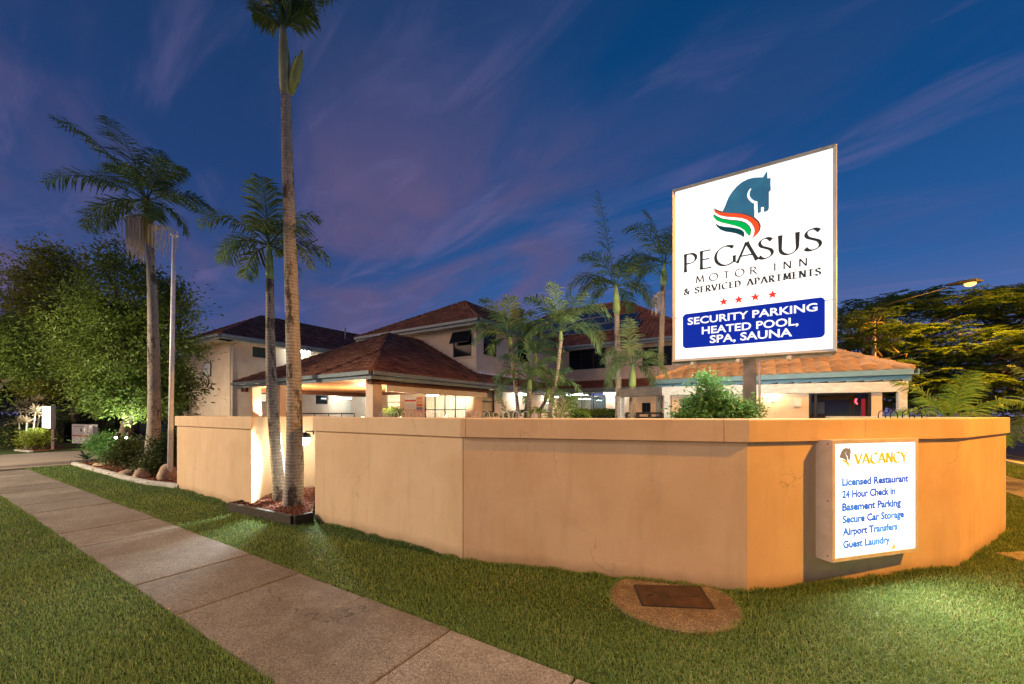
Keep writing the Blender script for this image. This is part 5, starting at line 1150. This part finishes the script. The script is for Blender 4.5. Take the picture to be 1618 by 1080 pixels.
palm('cane_palm', 'cane palm with its crown in front of the upper window, left in the clump', [V((.1, 9.0, 0)), P(819, 650, 9), P(812, 590, 9), P(807, 548, 9)], [.045, .045, .04, .04], (P(806, 532, 9), .045, .03), [(a, y, l * .9, d) for a, y, l, d in [(90, .1, .9, .6), (70, .2, .9, .9), (45, -.2, .8, 1.3), (110, -.2, 1.0, .8), (130, .2, 1.0, 1.1), (150, -.2, .9, 1.3), (25, .2, .7, 1.5), (170, .3, .6, 1.6)]], M_FRONDL, M_SHAFT, 1.25, .38, .03, cane, 21, 32, None, .014)
palm('cane_palm', 'short cane palm with drooping crown over the lit window, trunk pale', [V((.36, 8.4, 0)), P(836, 650, 8.4), P(837, 615, 8.4)], [.045, .045, .04], (P(837, 598, 8.4), .045, .03), [(92, 0, .9, .6), (65, .2, .9, 1.0), (40, -.3, .9, 1.3), (15, .2, .9, 1.6), (115, -.2, .9, 1.0), (140, .2, .95, 1.3), (165, -.3, 1.0, 1.6), (80, -.8, .7, 1.4)], M_FRONDL, M_SHAFT, 1.0, .34, .028, cane, 22, 30, None, .012)
palm('cane_palm', 'cane palm with its crown low beneath the arching one, right in the clump', [V((.62, 8.9, 0)), P(852, 650, 8.9), P(862, 632, 8.9)], [.04, .04, .035], (P(866, 617, 8.9), .04, .025), [(100, 0, .8, .6), (70, .2, .9, 1.0), (45, -.3, .95, 1.3), (20, .2, 1.0, 1.6), (5, -.3, .8, 1.7), (130, .2, .8, 1.3), (155, -.3, .8, 1.6)], M_FRONDL, M_SHAFT, .95, .34, .028, cane, 23, 30, None, .012)
palm('cane_palm', 'cane palm of middle height with feathery crown between the taller two', [V((.30, 9.4, 0)), P(830, 650, 9.4), P(838, 600, 9.4), P(846, 570, 9.4)], [.04, .04, .04, .035], (P(846, 556, 9.4), .04, .025), [(100, 0, .8, .6), (70, .2, .8, 1.0), (45, -.3, .8, 1.3), (20, .2, .85, 1.6), (130, .2, .8, 1.3), (155, -.3, .8, 1.6), (85, .8, .7, 1.2)], M_FRONDL, M_SHAFT, 1.05, .34, .028, cane, 24, 30, None, .012)
palm('cane_palm', 'stemless cane palm sprouting just over the wall in front of the lit shopfront', [V((.9, 8.0, 0)), P(880, 690, 8), P(882, 668, 8)], [.04, .04, .035], None, [(100, 0, .9, .5), (75, .2, .9, .9), (50, -.3, 1, 1.2), (30, .2, 1.0, 1.4), (125, .2, .9, 1.0), (150, -.3, .9, 1.3)], M_FRONDY, M_SHAFT, .85, .3, .025, cane, 25, 26, None, .012)
palm('cane_palm', 'small spiky palm against the bright wall, lowest at the left of the clump', [V((-.05, 9.2, 0)), P(803, 690, 9.2), P(803, 668, 9.2)], [.04, .04, .035], None, [(100, 0, .8, .6), (60, .3, .8, .9), (130, -.3, .9, 1.0), (155, .3, 1.0, 1.2), (40, -.3, .7, 1.2), (80, .5, .7, 1.0)], M_FROND, M_SHAFT, .85, .3, .022, cane, 26, 26, None, .012)
palm('garden_palm', 'low palm with fronds coloured bright lime as if lit over the right end of the wall', [V((8.0, 7.3, 0)), P(1500, 690, 7.3), P(1500, 665, 7.3)], [.07, .07, .06], None, [(115, .2, 1.0, .7), (95, -.3, .9, .6), (60, .2, 1.1, .7), (42, -.2, 1.15, .8), (28, .3, 1.1, 1.0), (12, -.3, .9, 1.2), (140, .3, .9, 1.1), (160, -.2, .9, 1.3), (75, .7, .9, .9)], M_FRONDY, M_SHAFT, 1.15, .34, .024, None, 27, 40, None, .016)
palm('garden_palm', 'darker low palm at the right photo edge beyond the wall end', [V((14.3, 10.4, 0)), P(1668, 690, 10.4), P(1664, 650, 10.4)], [.1, .1, .09], None, [(150, .2, 1.0, 1.0), (130, -.3, .9, .9), (100, .2, .9, .8), (170, -.2, 1.0, 1.3), (60, .3, .9, .9), (30, -.3, .9, 1.2), (188, .3, .8, 1.4)], M_FROND, M_SHAFT, 1.7, .45, .035, None, 28, 34, None, .02)

def crown_arrays(g, lobes, nclump, per, leaf, spread, flat=1.0):
    w = np.array([l[3] * l[4] * l[5] for l in lobes]) ** .67; w /= w.sum(); out = []
    for l, k in zip(lobes, np.maximum(3, (w * nclump).astype(int))):
        d = g.normal(size=(k, 3)); d /= np.linalg.norm(d, axis=1)[:, None]; rad = g.uniform(.30, 1.05, k) ** .55
        c = np.array(l[:3]) + d * rad[:, None] * np.array(l[3:6])
        for cc in c:
            n = int(per * g.uniform(.4, 1.5)); sp = spread * g.uniform(.6, 1.35); q = cc + g.normal(size=(n, 3)) * sp * np.array([1, 1, .62 * flat])
            dr = (q - cc) + g.normal(size=(n, 3)) * sp * .8 + np.array([0, 0, -.25 * sp]); dr /= np.linalg.norm(dr, axis=1)[:, None] + 1e-9
            up = np.array([0, 0, 1.0]) + g.normal(size=(n, 3)) * .55
            out.append(leaf_arrays(q, dr, leaf * g.uniform(.6, 1.35, n), leaf * .45 * g.uniform(.7, 1.2, n), g, .2, up))
    return merge(out)
def limb(mb, a, b, r0, r1, g, wob=.12, n=7):
    a, b = np.array(a), np.array(b); L = np.linalg.norm(b - a); pts = []
    for i in range(n + 1):
        t = i / n; p = a + (b - a) * t + np.array([0, 0, 1]) * L * .10 * math.sin(math.pi * t)
        if 0 < i < n: p = p + g.normal(size=3) * wob * L / n
        pts.append(tuple(p))
    mb.tube(pts, [r0 + (r1 - r0) * i / n for i in range(n + 1)], 8); return pts
def leafy_tree(name, label, base, fork, r0, lobes, nclump, per, leaf, spread, mat, seed, cat='tree', group=None, flat=1.0):
    g = np.random.default_rng(seed); r = thing(name, base, label, cat, group); mb = MB()
    limb(mb, base, fork, r0, r0 * .7, g, .05)
    for l in lobes:
        p = limb(mb, fork, (l[0], l[1], l[2]), r0 * .5, r0 * .12, g)
        for k in range(4):
            q = p[3 + k % 4]; d = g.normal(size=3); d[2] = abs(d[2]) * .6; e = np.array(q) + d / np.linalg.norm(d) * min(l[3:6]) * .8; limb(mb, q, e, r0 * .16, r0 * .03, g, .15, 5)
    part('trunk', mb, M_BARK, r, True, auto=60)
    v, f = crown_arrays(g, lobes, nclump, per, leaf, spread, flat); fast_mesh('crown', v, f, mat, r); return r
def lob(px, py, Y, rx, rz, ry=None):
    p = at(px, py, Y); k = Y / F; return (p.x, p.y, p.z, rx * k, ry if ry else min(rx, rz) * k * 1.0, rz * k)
leafy_tree('shade_tree', 'broad green tree in the garden bed lit from below, behind the tall palm', (-13.7, 14.0, 0), (-13.5, 14.0, 1.5), .21,
    [lob(225, 560, 14.5, 72, 78), lob(175, 610, 14, 62, 42), lob(262, 610, 14.6, 42, 55), lob(205, 470, 14.8, 62, 60), lob(262, 490, 15, 38, 55), lob(178, 400, 15, 18, 36), lob(170, 520, 14.6, 60, 60), lob(228, 640, 13.8, 45, 22), lob(140, 560, 14.8, 40, 40)], 760, 50, .15, .30, M_LEAF, 31)
leafy_tree('shade_tree', 'olive brown bushy tree at the far left of the group', (-27.5, 25.2, 0), (-27.4, 25.0, 3.0), .26,
    [lob(85, 470, 24, 52, 66), lob(52, 530, 24, 36, 70), lob(118, 520, 23.6, 48, 72), lob(95, 425, 24, 32, 34), lob(70, 590, 23.5, 48, 40), lob(130, 585, 23, 52, 42)], 700, 50, .22, .45, M_LEAFO, 32)
leafy_tree('street_tree', 'dark overhanging tree cropped by the left photo edge', (-25.5, 19.0, 0), (-25.3, 19, 2.2), .25,
    [lob(-10, 545, 18, 45, 46), lob(22, 560, 17.6, 34, 34), lob(-45, 600, 18, 40, 40), lob(18, 525, 18.4, 26, 24), lob(55, 585, 18, 26, 18)], 220, 44, .19, .36, M_LEAF, 33)
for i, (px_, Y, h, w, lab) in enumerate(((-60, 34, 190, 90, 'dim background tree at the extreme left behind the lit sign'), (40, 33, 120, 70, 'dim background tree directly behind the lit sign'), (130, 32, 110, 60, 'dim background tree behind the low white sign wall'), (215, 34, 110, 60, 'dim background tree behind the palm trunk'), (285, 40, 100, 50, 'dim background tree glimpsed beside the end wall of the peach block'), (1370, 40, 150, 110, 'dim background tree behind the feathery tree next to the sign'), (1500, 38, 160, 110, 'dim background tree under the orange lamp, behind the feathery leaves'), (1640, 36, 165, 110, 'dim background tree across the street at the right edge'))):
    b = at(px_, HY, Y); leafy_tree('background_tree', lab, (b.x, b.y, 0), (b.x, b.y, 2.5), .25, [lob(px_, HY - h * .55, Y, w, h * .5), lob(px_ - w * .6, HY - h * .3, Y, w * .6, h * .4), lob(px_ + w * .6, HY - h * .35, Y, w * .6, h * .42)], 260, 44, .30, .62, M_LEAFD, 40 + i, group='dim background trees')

def poinciana(label, base, fork, lobes, nspray, seed, r0=.24):
    g = np.random.default_rng(seed); r = thing('poinciana_tree', base, label, 'tree', 'poinciana trees on the right'); mb = MB(); limb(mb, base, fork, r0, r0 * .75, g, .06)
    w = np.array([l[3] * l[4] for l in lobes]); w = w / w.sum(); out = []
    for l, k in zip(lobes, np.maximum(3, (w * nspray).astype(int))):
        cen = np.array(l[:3]); p = limb(mb, fork, cen - np.array([0, 0, l[5] * .3]), r0 * .5, r0 * .16, g, .2)
        twigs = []
        for q in range(9):
            d = g.normal(size=3); d[2] = d[2] * .35 + .1; e = cen + d / np.linalg.norm(d) * np.array(l[3:6]) * .85; a = p[int(g.integers(3, 8))]; tw = limb(mb, a, e, r0 * .16, r0 * .04, g, .22, 6); twigs += tw[2:]
        for _ in range(k):
            d = g.normal(size=3); d /= np.linalg.norm(d); c = cen + d * (g.uniform(.2, 1) ** .5) * np.array(l[3:6]); nl = int(g.integers(5, 9)); a0 = g.uniform(0, 6.28); tilt = g.normal(size=2) * .18
            Lf = g.uniform(.35, .62)
            for j in range(nl):                            # a rosette of feather leaves, each of small leaflets
                a = a0 + 6.283 * j / nl + g.normal() * .2; rd = np.array([math.cos(a), math.sin(a), tilt[0] * math.cos(a) + tilt[1] * math.sin(a) - .05]); sd = np.array([-math.sin(a), math.cos(a), 0])
                t = np.linspace(.2, 1, 9); ln = .13 * np.sin(np.pi * (t * .8 + .15)) + .03
                cc = c + rd[None] * (t * Lf)[:, None] + np.array([0, 0, -.16])[None] * (t ** 2 * Lf)[:, None]
                for s in (-1, 1):
                    dd = sd[None] * s + rd[None] * .35 + g.normal(size=(9, 3)) * .12; dd /= np.linalg.norm(dd, axis=1)[:, None]
                    out.append(leaf_arrays(cc + dd * ln[:, None] * .5, dd, ln * 1.1, .065, g, .1, np.array([0, 0, 1.0]) + g.normal(size=(9, 3)) * .2))
    part('trunk', mb, M_BARK, r, True, auto=60); v, f = merge(out); fast_mesh('crown', v, f, M_POIN, r)
poinciana('spreading feathery tree just right of the tall sign', (19.0, 21.0, 0), (18.6, 20.6, 2.4), [lob(1375, 490, 18.5, 52, 20, 2.2), lob(1345, 525, 18, 36, 26, 2.0), lob(1425, 480, 18.5, 46, 18, 2.2), lob(1400, 540, 18, 58, 30, 2.2), lob(1440, 580, 17.5, 48, 26, 2.0), lob(1370, 580, 18.5, 46, 30, 2.0), lob(1460, 520, 17.5, 40, 26, 2.0), lob(1400, 620, 19, 60, 26, 2.2), lob(1470, 620, 18.5, 50, 26, 2.0), lob(1340, 560, 19.5, 30, 30, 2), lob(1390, 528, 14.8, 42, 22, 1.2), lob(1378, 500, 14.3, 26, 16, .9), lob(1392, 580, 14.6, 46, 20, 1.0)], 640, 51)
poinciana('spreading feathery tree under the orange street lamp', (27.5, 18.6, 0), (26.0, 18.2, 2.6), [lob(1500, 480, 16.5, 40, 16, 1.8), lob(1560, 485, 16.5, 46, 18, 1.8), lob(1605, 462, 16, 40, 14, 1.8), lob(1640, 500, 16, 50, 30, 2.0), lob(1530, 545, 16, 52, 26, 2.0), lob(1595, 560, 15.5, 50, 28, 2.0), lob(1510, 600, 16, 52, 22, 1.8), lob(1590, 610, 15.5, 46, 20, 1.8), lob(1640, 570, 17, 40, 40, 2.0), lob(1545, 640, 18, 60, 16, 2.0)], 640, 52)

def bush(name, label, lobes, n, per, leaf, spread, mat, seed, cat='shrub', group=None):
    g = np.random.default_rng(seed); b = V((lobes[0][0], lobes[0][1], 0)); r = thing(name, b, label, cat, group); mb = MB()
    for k in range(5):
        l = lobes[k % len(lobes)]; limb(mb, (b.x + g.normal() * .05, b.y + g.normal() * .05, 0), (l[0] + g.normal() * l[3] * .3, l[1], l[2]), .022, .006, g, .15, 5)
    part('stems', mb, M_BARK, r); v, f = crown_arrays(g, lobes, n, per, leaf, spread); fast_mesh('foliage', v, f, mat, r); return r
bush('wispy_shrub', 'soft bright green shrub over the wall in front of the sign post', [lob(1128, 645, 4.85, 44, 24), lob(1118, 615, 4.85, 16, 28), lob(1165, 648, 4.85, 32, 14), lob(1090, 652, 4.85, 24, 12), lob(1135, 660, 4.85, 60, 22)], 210, 46, .055, .075, M_SHRUB, 61)
bush('garden_shrub', 'bright green shrub lit by the garden light in the flagpole bed', [lob(165, 700, 13.2, 20, 14), lob(175, 712, 13, 14, 10)], 70, 40, .10, .16, M_SHRUB, 62)
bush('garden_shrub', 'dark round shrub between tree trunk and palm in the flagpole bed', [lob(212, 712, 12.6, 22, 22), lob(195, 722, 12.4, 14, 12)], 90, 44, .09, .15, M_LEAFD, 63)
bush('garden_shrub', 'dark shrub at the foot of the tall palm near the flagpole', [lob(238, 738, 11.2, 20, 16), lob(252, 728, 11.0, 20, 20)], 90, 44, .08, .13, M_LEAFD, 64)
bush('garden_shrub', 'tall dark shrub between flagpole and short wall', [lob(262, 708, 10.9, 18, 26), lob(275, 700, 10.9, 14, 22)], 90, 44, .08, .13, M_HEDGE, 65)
bush('garden_shrub', 'yellow lime shrub beside the lit driveway sign', [lob(55, 693, 19.2, 15, 12), lob(66, 690, 19.4, 10, 9)], 70, 40, .12, .18, M_LIME, 66)
bush('garden_shrub', 'dark green shrub under the cream rosette plants', [lob(30, 690, 19.8, 20, 18), lob(42, 680, 20.2, 16, 18)], 80, 40, .14, .2, M_LEAFD, 67)
bush('garden_shrub', 'low green plant against the wall of the notice boards under the canopy', [lob(620, 650, 15.5, 10, 8), lob(628, 652, 15.5, 8, 6)], 30, 36, .09, .12, M_LEAF, 68)
def hedge(label, p, q, w, h, seed, mat=None):
    g = np.random.default_rng(seed); r = thing('hedge', p, label, 'hedge'); d = q - p; L = d.length; n = int(L * (h + w) * 420); t = g.random(n)
    c = np.array(p)[None] + np.array(d)[None] * t[:, None]; sd = np.array([-d.y, d.x, 0]) / L; side = g.uniform(-1, 1, n); top = g.random(n)
    edge = g.random(n) < .55; side = np.where(edge, np.sign(side) * g.uniform(.85, 1.05, n), side); z = np.where(edge, top * h, h * g.uniform(.9, 1.06, n))
    c = c + sd[None] * (side * w / 2)[:, None]; c[:, 2] = z + .03 * np.sin(t * L * 5)
    dr = g.normal(size=(n, 3)); dr /= np.linalg.norm(dr, axis=1)[:, None]; v, f = leaf_arrays(c, dr, g.uniform(.07, .14, n), .06, g); fast_mesh('foliage', v, f, mat or M_HEDGE, r)
    mb = MB(); dn = d.normalized(); mb.box(p + dn * .05 - V(sd) * w * .44, dn * (L - .1), V(sd) * w * .88, UP * h * .93); part('core', mb, plain('hedge_core', (.010, .016, .006), .9), r)
hedge('clipped dark hedge across the end of the driveway', at(88, HY, 27) - UP * CH, at(196, HY, 25) - UP * CH, 1.0, 2.0, 71)
hedge('lower hedge next to the low white sign wall', at(92, HY, 25) - UP * CH, at(116, HY, 24.6) - UP * CH, .9, 1.3, 72)
hedge('small clipped green hedge behind the wall by the right ground floor windows', at(905, HY, 16.5) - UP * CH, at(978, HY, 14.8) - UP * CH, .5, 1.83, 73, M_LEAF)
def rosette(name, label, stems, mat, seed, L, w, n, cat='plant', stemmat=None):
    g = np.random.default_rng(seed); b = stems[0][0]; r = thing(name, (b[0], b[1], 0), label, cat)
    for base, top in stems:
        if (V(top) - V(base)).length > .2:
            mb = MB(); m = V(base).lerp(V(top), .5) + V((-.12, 0, .0)); mb.tube([base, V(base).lerp(m, .6), m, V(top)], [.035, .03, .028, .025], 7); part('stem', mb, stemmat or plain('pale_stem', (.40, .36, .28), .7), r, True)
        a = g.uniform(0, 6.28, n); el = g.uniform(-.15, 1.0, n); d = np.column_stack([np.cos(a) * np.cos(el), np.sin(a) * np.cos(el), np.sin(el)]); ln = L * g.uniform(.75, 1.1, n)
        sd = np.column_stack([-np.sin(a), np.cos(a), np.zeros(n)]); t = np.array(top); v = []
        for k, (u, hw) in enumerate(((0, .5), (.5, 1), (.82, .6))):
            c = t + d * (ln * u)[:, None] - np.array([0, 0, 1]) * (ln * .16 * u * u)[:, None]; v += [c - sd * w * hw, c + sd * w * hw]
        v.append(t + d * ln[:, None] - np.array([0, 0, 1]) * (ln * .24)[:, None]); v = np.stack(v, 1).reshape(-1, 3); i = np.arange(n)[:, None] * 7
        f = np.concatenate([i + x for x in ([0, 1, 3], [0, 3, 2], [2, 3, 5], [2, 5, 4], [4, 5, 6])], 0); fast_mesh('rosette', v, f, mat, r)
S = lambda bx, by, tx, ty, Y: (tuple(V((at(bx, by, Y).x, Y, 0))), tuple(at(tx, ty, Y)))
rosette('rosette_plant', 'tall many stemmed plant with cream leaf rosettes left of the lit driveway sign', [S(42, 705, 30, 668, 19.5), S(45, 705, 32, 645, 20), S(50, 705, 42, 640, 20.2), S(55, 705, 59, 634, 20), S(56, 705, 56, 650, 19.6), S(48, 705, 42, 667, 19.4), S(60, 705, 63, 655, 20)], M_CREAMLEAF, 81, .66, .040, 34)
rosette('agave', 'dark grey green agave at the corner of the flagpole bed', [(tuple(gnd(137, 729)), tuple(gnd(137, 729) + UP * .08))], M_AGAVE, 82, .55, .045, 26)
rosette('agave', 'agave coloured pale as if lit in front of the bright shrub', [(tuple(gnd(172, 731)), tuple(gnd(172, 731) + UP * .10))], plain('painted_lit_agave', (.24, .32, .24), .5), 83, .50, .04, 24)  # light on this agave is put into a paler leaf colour
def boulder(label, p, sx, sy, sz, seed):
    g = np.random.default_rng(seed); mb = MB(); n, m = 18, 10; ph = g.uniform(0, 6, 6)
    for i in range(m + 1):
        th = math.pi * i / m
        for j in range(n):
            a = 2 * math.pi * j / n; d = V((math.cos(a) * math.sin(th), math.sin(a) * math.sin(th), math.cos(th))); k = 1 + .10 * math.sin(3 * d.x + ph[0]) + .10 * math.sin(4 * d.y + ph[1]) + .07 * math.sin(5 * d.z + ph[2] + 3 * d.x)
            mb.v.append((p.x + d.x * sx * k, p.y + d.y * sy * k, sz * .55 + d.z * sz * k))
    for i in range(m):
        for j in range(n): a, b = i * n + j, i * n + (j + 1) % n; mb.f.append((a, a + n, b + n, b))
    o = part('boulder', mb, M_ROCK, None, True); tag(o, label, 'boulder', 'boulders in the flagpole bed')
boulder('low flat tan boulder farthest from the flagpole', gnd(205, 752), .22, .2, .13, 1); boulder('rounded tan boulder between the low flat one and the flagpole', gnd(224, 757), .20, .2, .18, 2); boulder('upright tan boulder right beside the flagpole foot', gnd(263, 760), .22, .2, .27, 3); boulder('small reddish stone by the agave', gnd(158, 738), .2, .16, .10, 4)

# ------------------------------------------------------------------ flagpole, lamps, left sign
fp = gnd(268.5, 760.5); r = thing('flagpole', fp, 'bare white flagpole with round cap beside the short wall', 'flagpole')
mb = MB(); mb.tube([fp, at(275, 372, fp.y)], [.060, .042], 14); part('pole', mb, plain('gloss_white', (.88, .86, .85), .35), r, True); tp = at(275.3, 372, fp.y)
mb = MB(); mb.lathe(tp, [(.04, -.02), (.085, -.01), (.085, .02), (.03, .035)], 16); part('cap', mb, M_WHITE, r)
mb = MB(); mb.tube([fp + V((.05, -.03, .9)), fp + V((.055, -.04, 1.7)), tp + V((.04, -.04, -.1))], .005, 5); mb.tube([fp + V((.04, -.04, 1.12)), fp + V((.09, -.06, 1.12))], .01, 6); part('halyard', mb, M_STEEL, r)
mb = MB(); mb.lathe(fp, [(.11, 0), (.11, .04), (.07, .06)], 16); part('base_flange', mb, M_STEEL, r)

def street_lamp(head, arm_dir, col, power, label, reach=2.6, lens=3.2):
    base = V((head.x, head.y, 0)) - arm_dir * reach
    r = thing('street_lamp', base, label, 'street lamp'); H = head.z
    mb = MB(); mb.tube([base, base + UP * (H - .9)], [.10, .06], 12); part('pole', mb, M_STEEL, r, True)
    mb = MB(); mb.tube([base + UP * (H - .95), base + UP * (H - .45) + arm_dir * .35, head - arm_dir * .55 - UP * .06], [.04, .026, .018], 10); part('arm', mb, M_BLACK, r, True)
    sd = V((-arm_dir.y, arm_dir.x, 0)); mb = MB()
    for (t0, w0, h0), (t1, w1, h1) in zip([(-.6, .06, .06), (-.3, .13, .11), (.1, .16, .13), (.3, .08, .06)][:-1], [(-.6, .06, .06), (-.3, .13, .11), (.1, .16, .13), (.3, .08, .06)][1:]):
        a = [head + arm_dir * t0 + sd * w0 + UP * .0, head + arm_dir * t0 + sd * w0 * .6 + UP * h0, head + arm_dir * t0 - sd * w0 * .6 + UP * h0, head + arm_dir * t0 - sd * w0]
        b = [head + arm_dir * t1 + sd * w1 + UP * .0, head + arm_dir * t1 + sd * w1 * .6 + UP * h1, head + arm_dir * t1 - sd * w1 * .6 + UP * h1, head + arm_dir * t1 - sd * w1]
        for i in range(3): mb.quad(a[i], b[i], b[i + 1], a[i + 1])
    hd = part('lantern', mb, M_BLACK, r)
    mb = MB(); mb.lathe(head - UP * .12, [(.03, 0), (.11, .03), (.15, .07), (.15, .12)], 20); part('lens', mb, glow('sodium_lens' if col == SODIUM else 'unseen_warm_lens', (1, .50, .11) if col == SODIUM else (1, .8, .6), lens), hd, True)
    lamp('lantern_light', 'SPOT', head - UP * .17, power, col, .14, head - UP * 5, 168, .25, r)
    return r
street_lamp(at(1533, 447, 14.3), V((.85, -.53, 0)).normalized(), SODIUM, 1900, 'lit orange street lamp on a curved arm above the right trees', 2.6, 3.2)
street_lamp(cs(8.8, 19, 7.8), D1, SODIUM, 5200, 'added unseen orange street lamp over the cross street right of the photo edge', 1.6)  # extra lamp added out of view to brighten the road and trees
street_lamp(V((9.3, .2, 8.6)), V((.5, .8, 0)).normalized() * -1, SODIUM, P_SODIUM, 'assumed unseen orange street lamp standing on the verge right of the viewer', 1.6)  # out of view, assumed from the direction of the orange light on the wall
street_lamp(V((-21.0, 6.0, 8.2)), V((.5, .8, 0)).normalized() * -1, (1.0, .82, .58), 14500, 'added unseen pale street lamp on the verge left of the viewer', 1.6)  # added outside the frame to light the left trees and nearby walls
street_lamp(V((-7.5, -6.5, 7.6)), V((-.6, -.8, 0)).normalized() * -1, WARM, P_WARM, 'assumed unseen warm street lamp across the road behind the viewer', 1.8)  # unseen lamp, assumed from the warm frontal light on the long wall

def driveway_sign():
    b = gnd(84, 709.5); u = V((.86, .5, 0)).normalized(); u = V((.56, -.83, 0)); n = V((-.83, -.56, 0)); 
    r = thing('driveway_sign', b, 'small upright glowing white sign box on dark legs by the driveway', 'sign')
    f1 = V((at(66.5, HY, 19.9).x, 19.9, 0)); f2 = V((at(80, HY, 19.2).x, 19.2, 0)); f3 = V((at(88, HY, 19.5).x, 19.5, 0))
    z0, z1 = CH + (HY - 677) / F * 19.4, CH + (HY - 641) / F * 19.4
    f4 = f1 + (f3 - f2); mb = MB(); mb.prism([f1, f2, f3, f4], z0, z1); part('cabinet', mb, M_CABINET, r, bevel=.01)
    nn = (f2 - f1); nn = V((nn.y, -nn.x, 0)).normalized(); o = f1 + nn * .005; w = f2 - f1; mb = MB(); mb.quad(o + w * .06 + UP * (z0 + .05), o + w * .94 + UP * (z0 + .05), o + w * .94 + UP * (z1 - .05), o + w * .06 + UP * (z1 - .05)); part('face_panel', mb, glow('drive_sign_face', (1, .98, .90), 16), r)
    for q in (f1.lerp(f4, .5), f2.lerp(f3, .5), f2.lerp(f3, .9)):
        mb = MB(); mb.tube([V((q.x, q.y, 0)), V((q.x, q.y, z0))], .07, 8); part('leg', mb, M_OLDTIMBER, r)
    bed = [gnd(22, 712), gnd(46, 714.5), gnd(75, 712.5), gnd(106, 709), gnd(96, 704), gnd(30, 701)]; sheet('mulch', bed, .03, MATS['mulch'], 'stuff')
    mb = MB(); band(mb, [gnd(22, 712), gnd(46, 714.5)], 0, .12, -.02, .07); tag(part('garden_kerb', mb, M_KERB), 'short kerb edging the mulch bed of the lit driveway sign', 'kerb')
driveway_sign()
def low_sign():
    Y = 23.8; a, b = at(113.5, HY, Y) - UP * CH, at(147, HY, Y - 1) - UP * CH; r = thing('low_wall_sign', a, 'low white wall sign with orange stripe and small horse emblem beside the driveway', 'sign')
    d = (b - a).normalized(); n = V((d.y, -d.x, 0)); L = (b - a).length; mb = MB(); mb.box(a - n * .2, d * L, n * .2, UP * 1.14); part('panel', mb, M_WHITE, r, bevel=.01)
    mb = MB(); mb.box(a + n * .002 + UP * .42, d * L, n * .006, UP * .09); part('orange_stripe', mb, plain('orange_print', (.55, .20, .06), .5), r)
    mb = MB(); swoosh(mb, a + d * (L * .45) + UP * .68, d, n, HEAD, .01, .32, .42, -.88 * .32, -1.75 * .42); part('horse_emblem', mb, M_BLACK, r)
    mb = MB(); mb.box(a + n * .002 + d * .2 + UP * .98, d * (L * .6), n * .006, UP * .04); part('text_line', mb, plain('grey_print', (.3, .28, .28), .5), r)
low_sign()
for k, (px_, py_, lab) in enumerate(((184, 692, 'small bright garden spotlight left of the shade tree trunk'), (201, 692, 'small bright garden spotlight right of the shade tree trunk'))):
    q = at(px_, py_, 13.0); r = thing('garden_spotlight', (q.x, q.y, 0), lab, 'spotlight', 'spotlights by the tree trunk')
    mb = MB(); mb.tube([(q.x, q.y, 0), (q.x, q.y, q.z)], .02, 8); part('stake', mb, M_BLACK, r)
    mb = MB(); mb.tube([q, q + V((0, .03, .06)), q + V((0, .08, .16))], [.04, .05, .065], 12); hd = part('housing', mb, M_BLACK, r)
    mb = MB(); mb.lathe(q + V((0, -.02, .02)), [(.02, -.03), (.045, 0), (.02, .03)], 12); part('bulb', mb, glow('spot_bulb', (.95, 1, .92), 60), hd)
    lamp('spot_light', 'SPOT', q + V((0, .10, .2)), 150, (.93, 1, .86), .05, at(180 + 60 * k, 520, 14.3), 120, .6, r)
# leaf litter on the lawn and path
def litter():
    g = np.random.default_rng(5); pts = [gnd(268, 968), gnd(1575, 859), gnd(43, 846), gnd(648, 866)]
    lab = ['beside the footpath edge at lower left', 'under the right end of the wall', 'on the left lawn beyond the footpath', 'at the foot of the long wall']
    for p, l in zip(pts, lab):
        a = g.uniform(0, 6.28); c = np.array([[p.x, p.y, .035]]); v, f = leaf_arrays(c, np.array([[math.cos(a), math.sin(a), .15]]), .07, .035, g, .3, np.array([[0, 0, 1.0]])); mb = MB(); mb.v = [tuple(x) for x in v]; mb.f = [tuple(x) for x in f]
        tag(part('fallen_leaf', mb, plain('dry_leaf', (.36, .24, .12), .8)), 'dry curled leaf lying %s' % l, 'leaf', 'fallen leaves')
litter()
# overhead cable at the far left
mb = MB(); mb.tube([at(-60, 458, 16), at(-10, 464, 17), at(25, 474, 18), at(120, 486, 22)], .012, 5); tag(part('power_cable', mb, M_BLACK), 'thin dark overhead cable sagging at the left edge of the sky', 'cable')
bpy.context.view_layer.update()
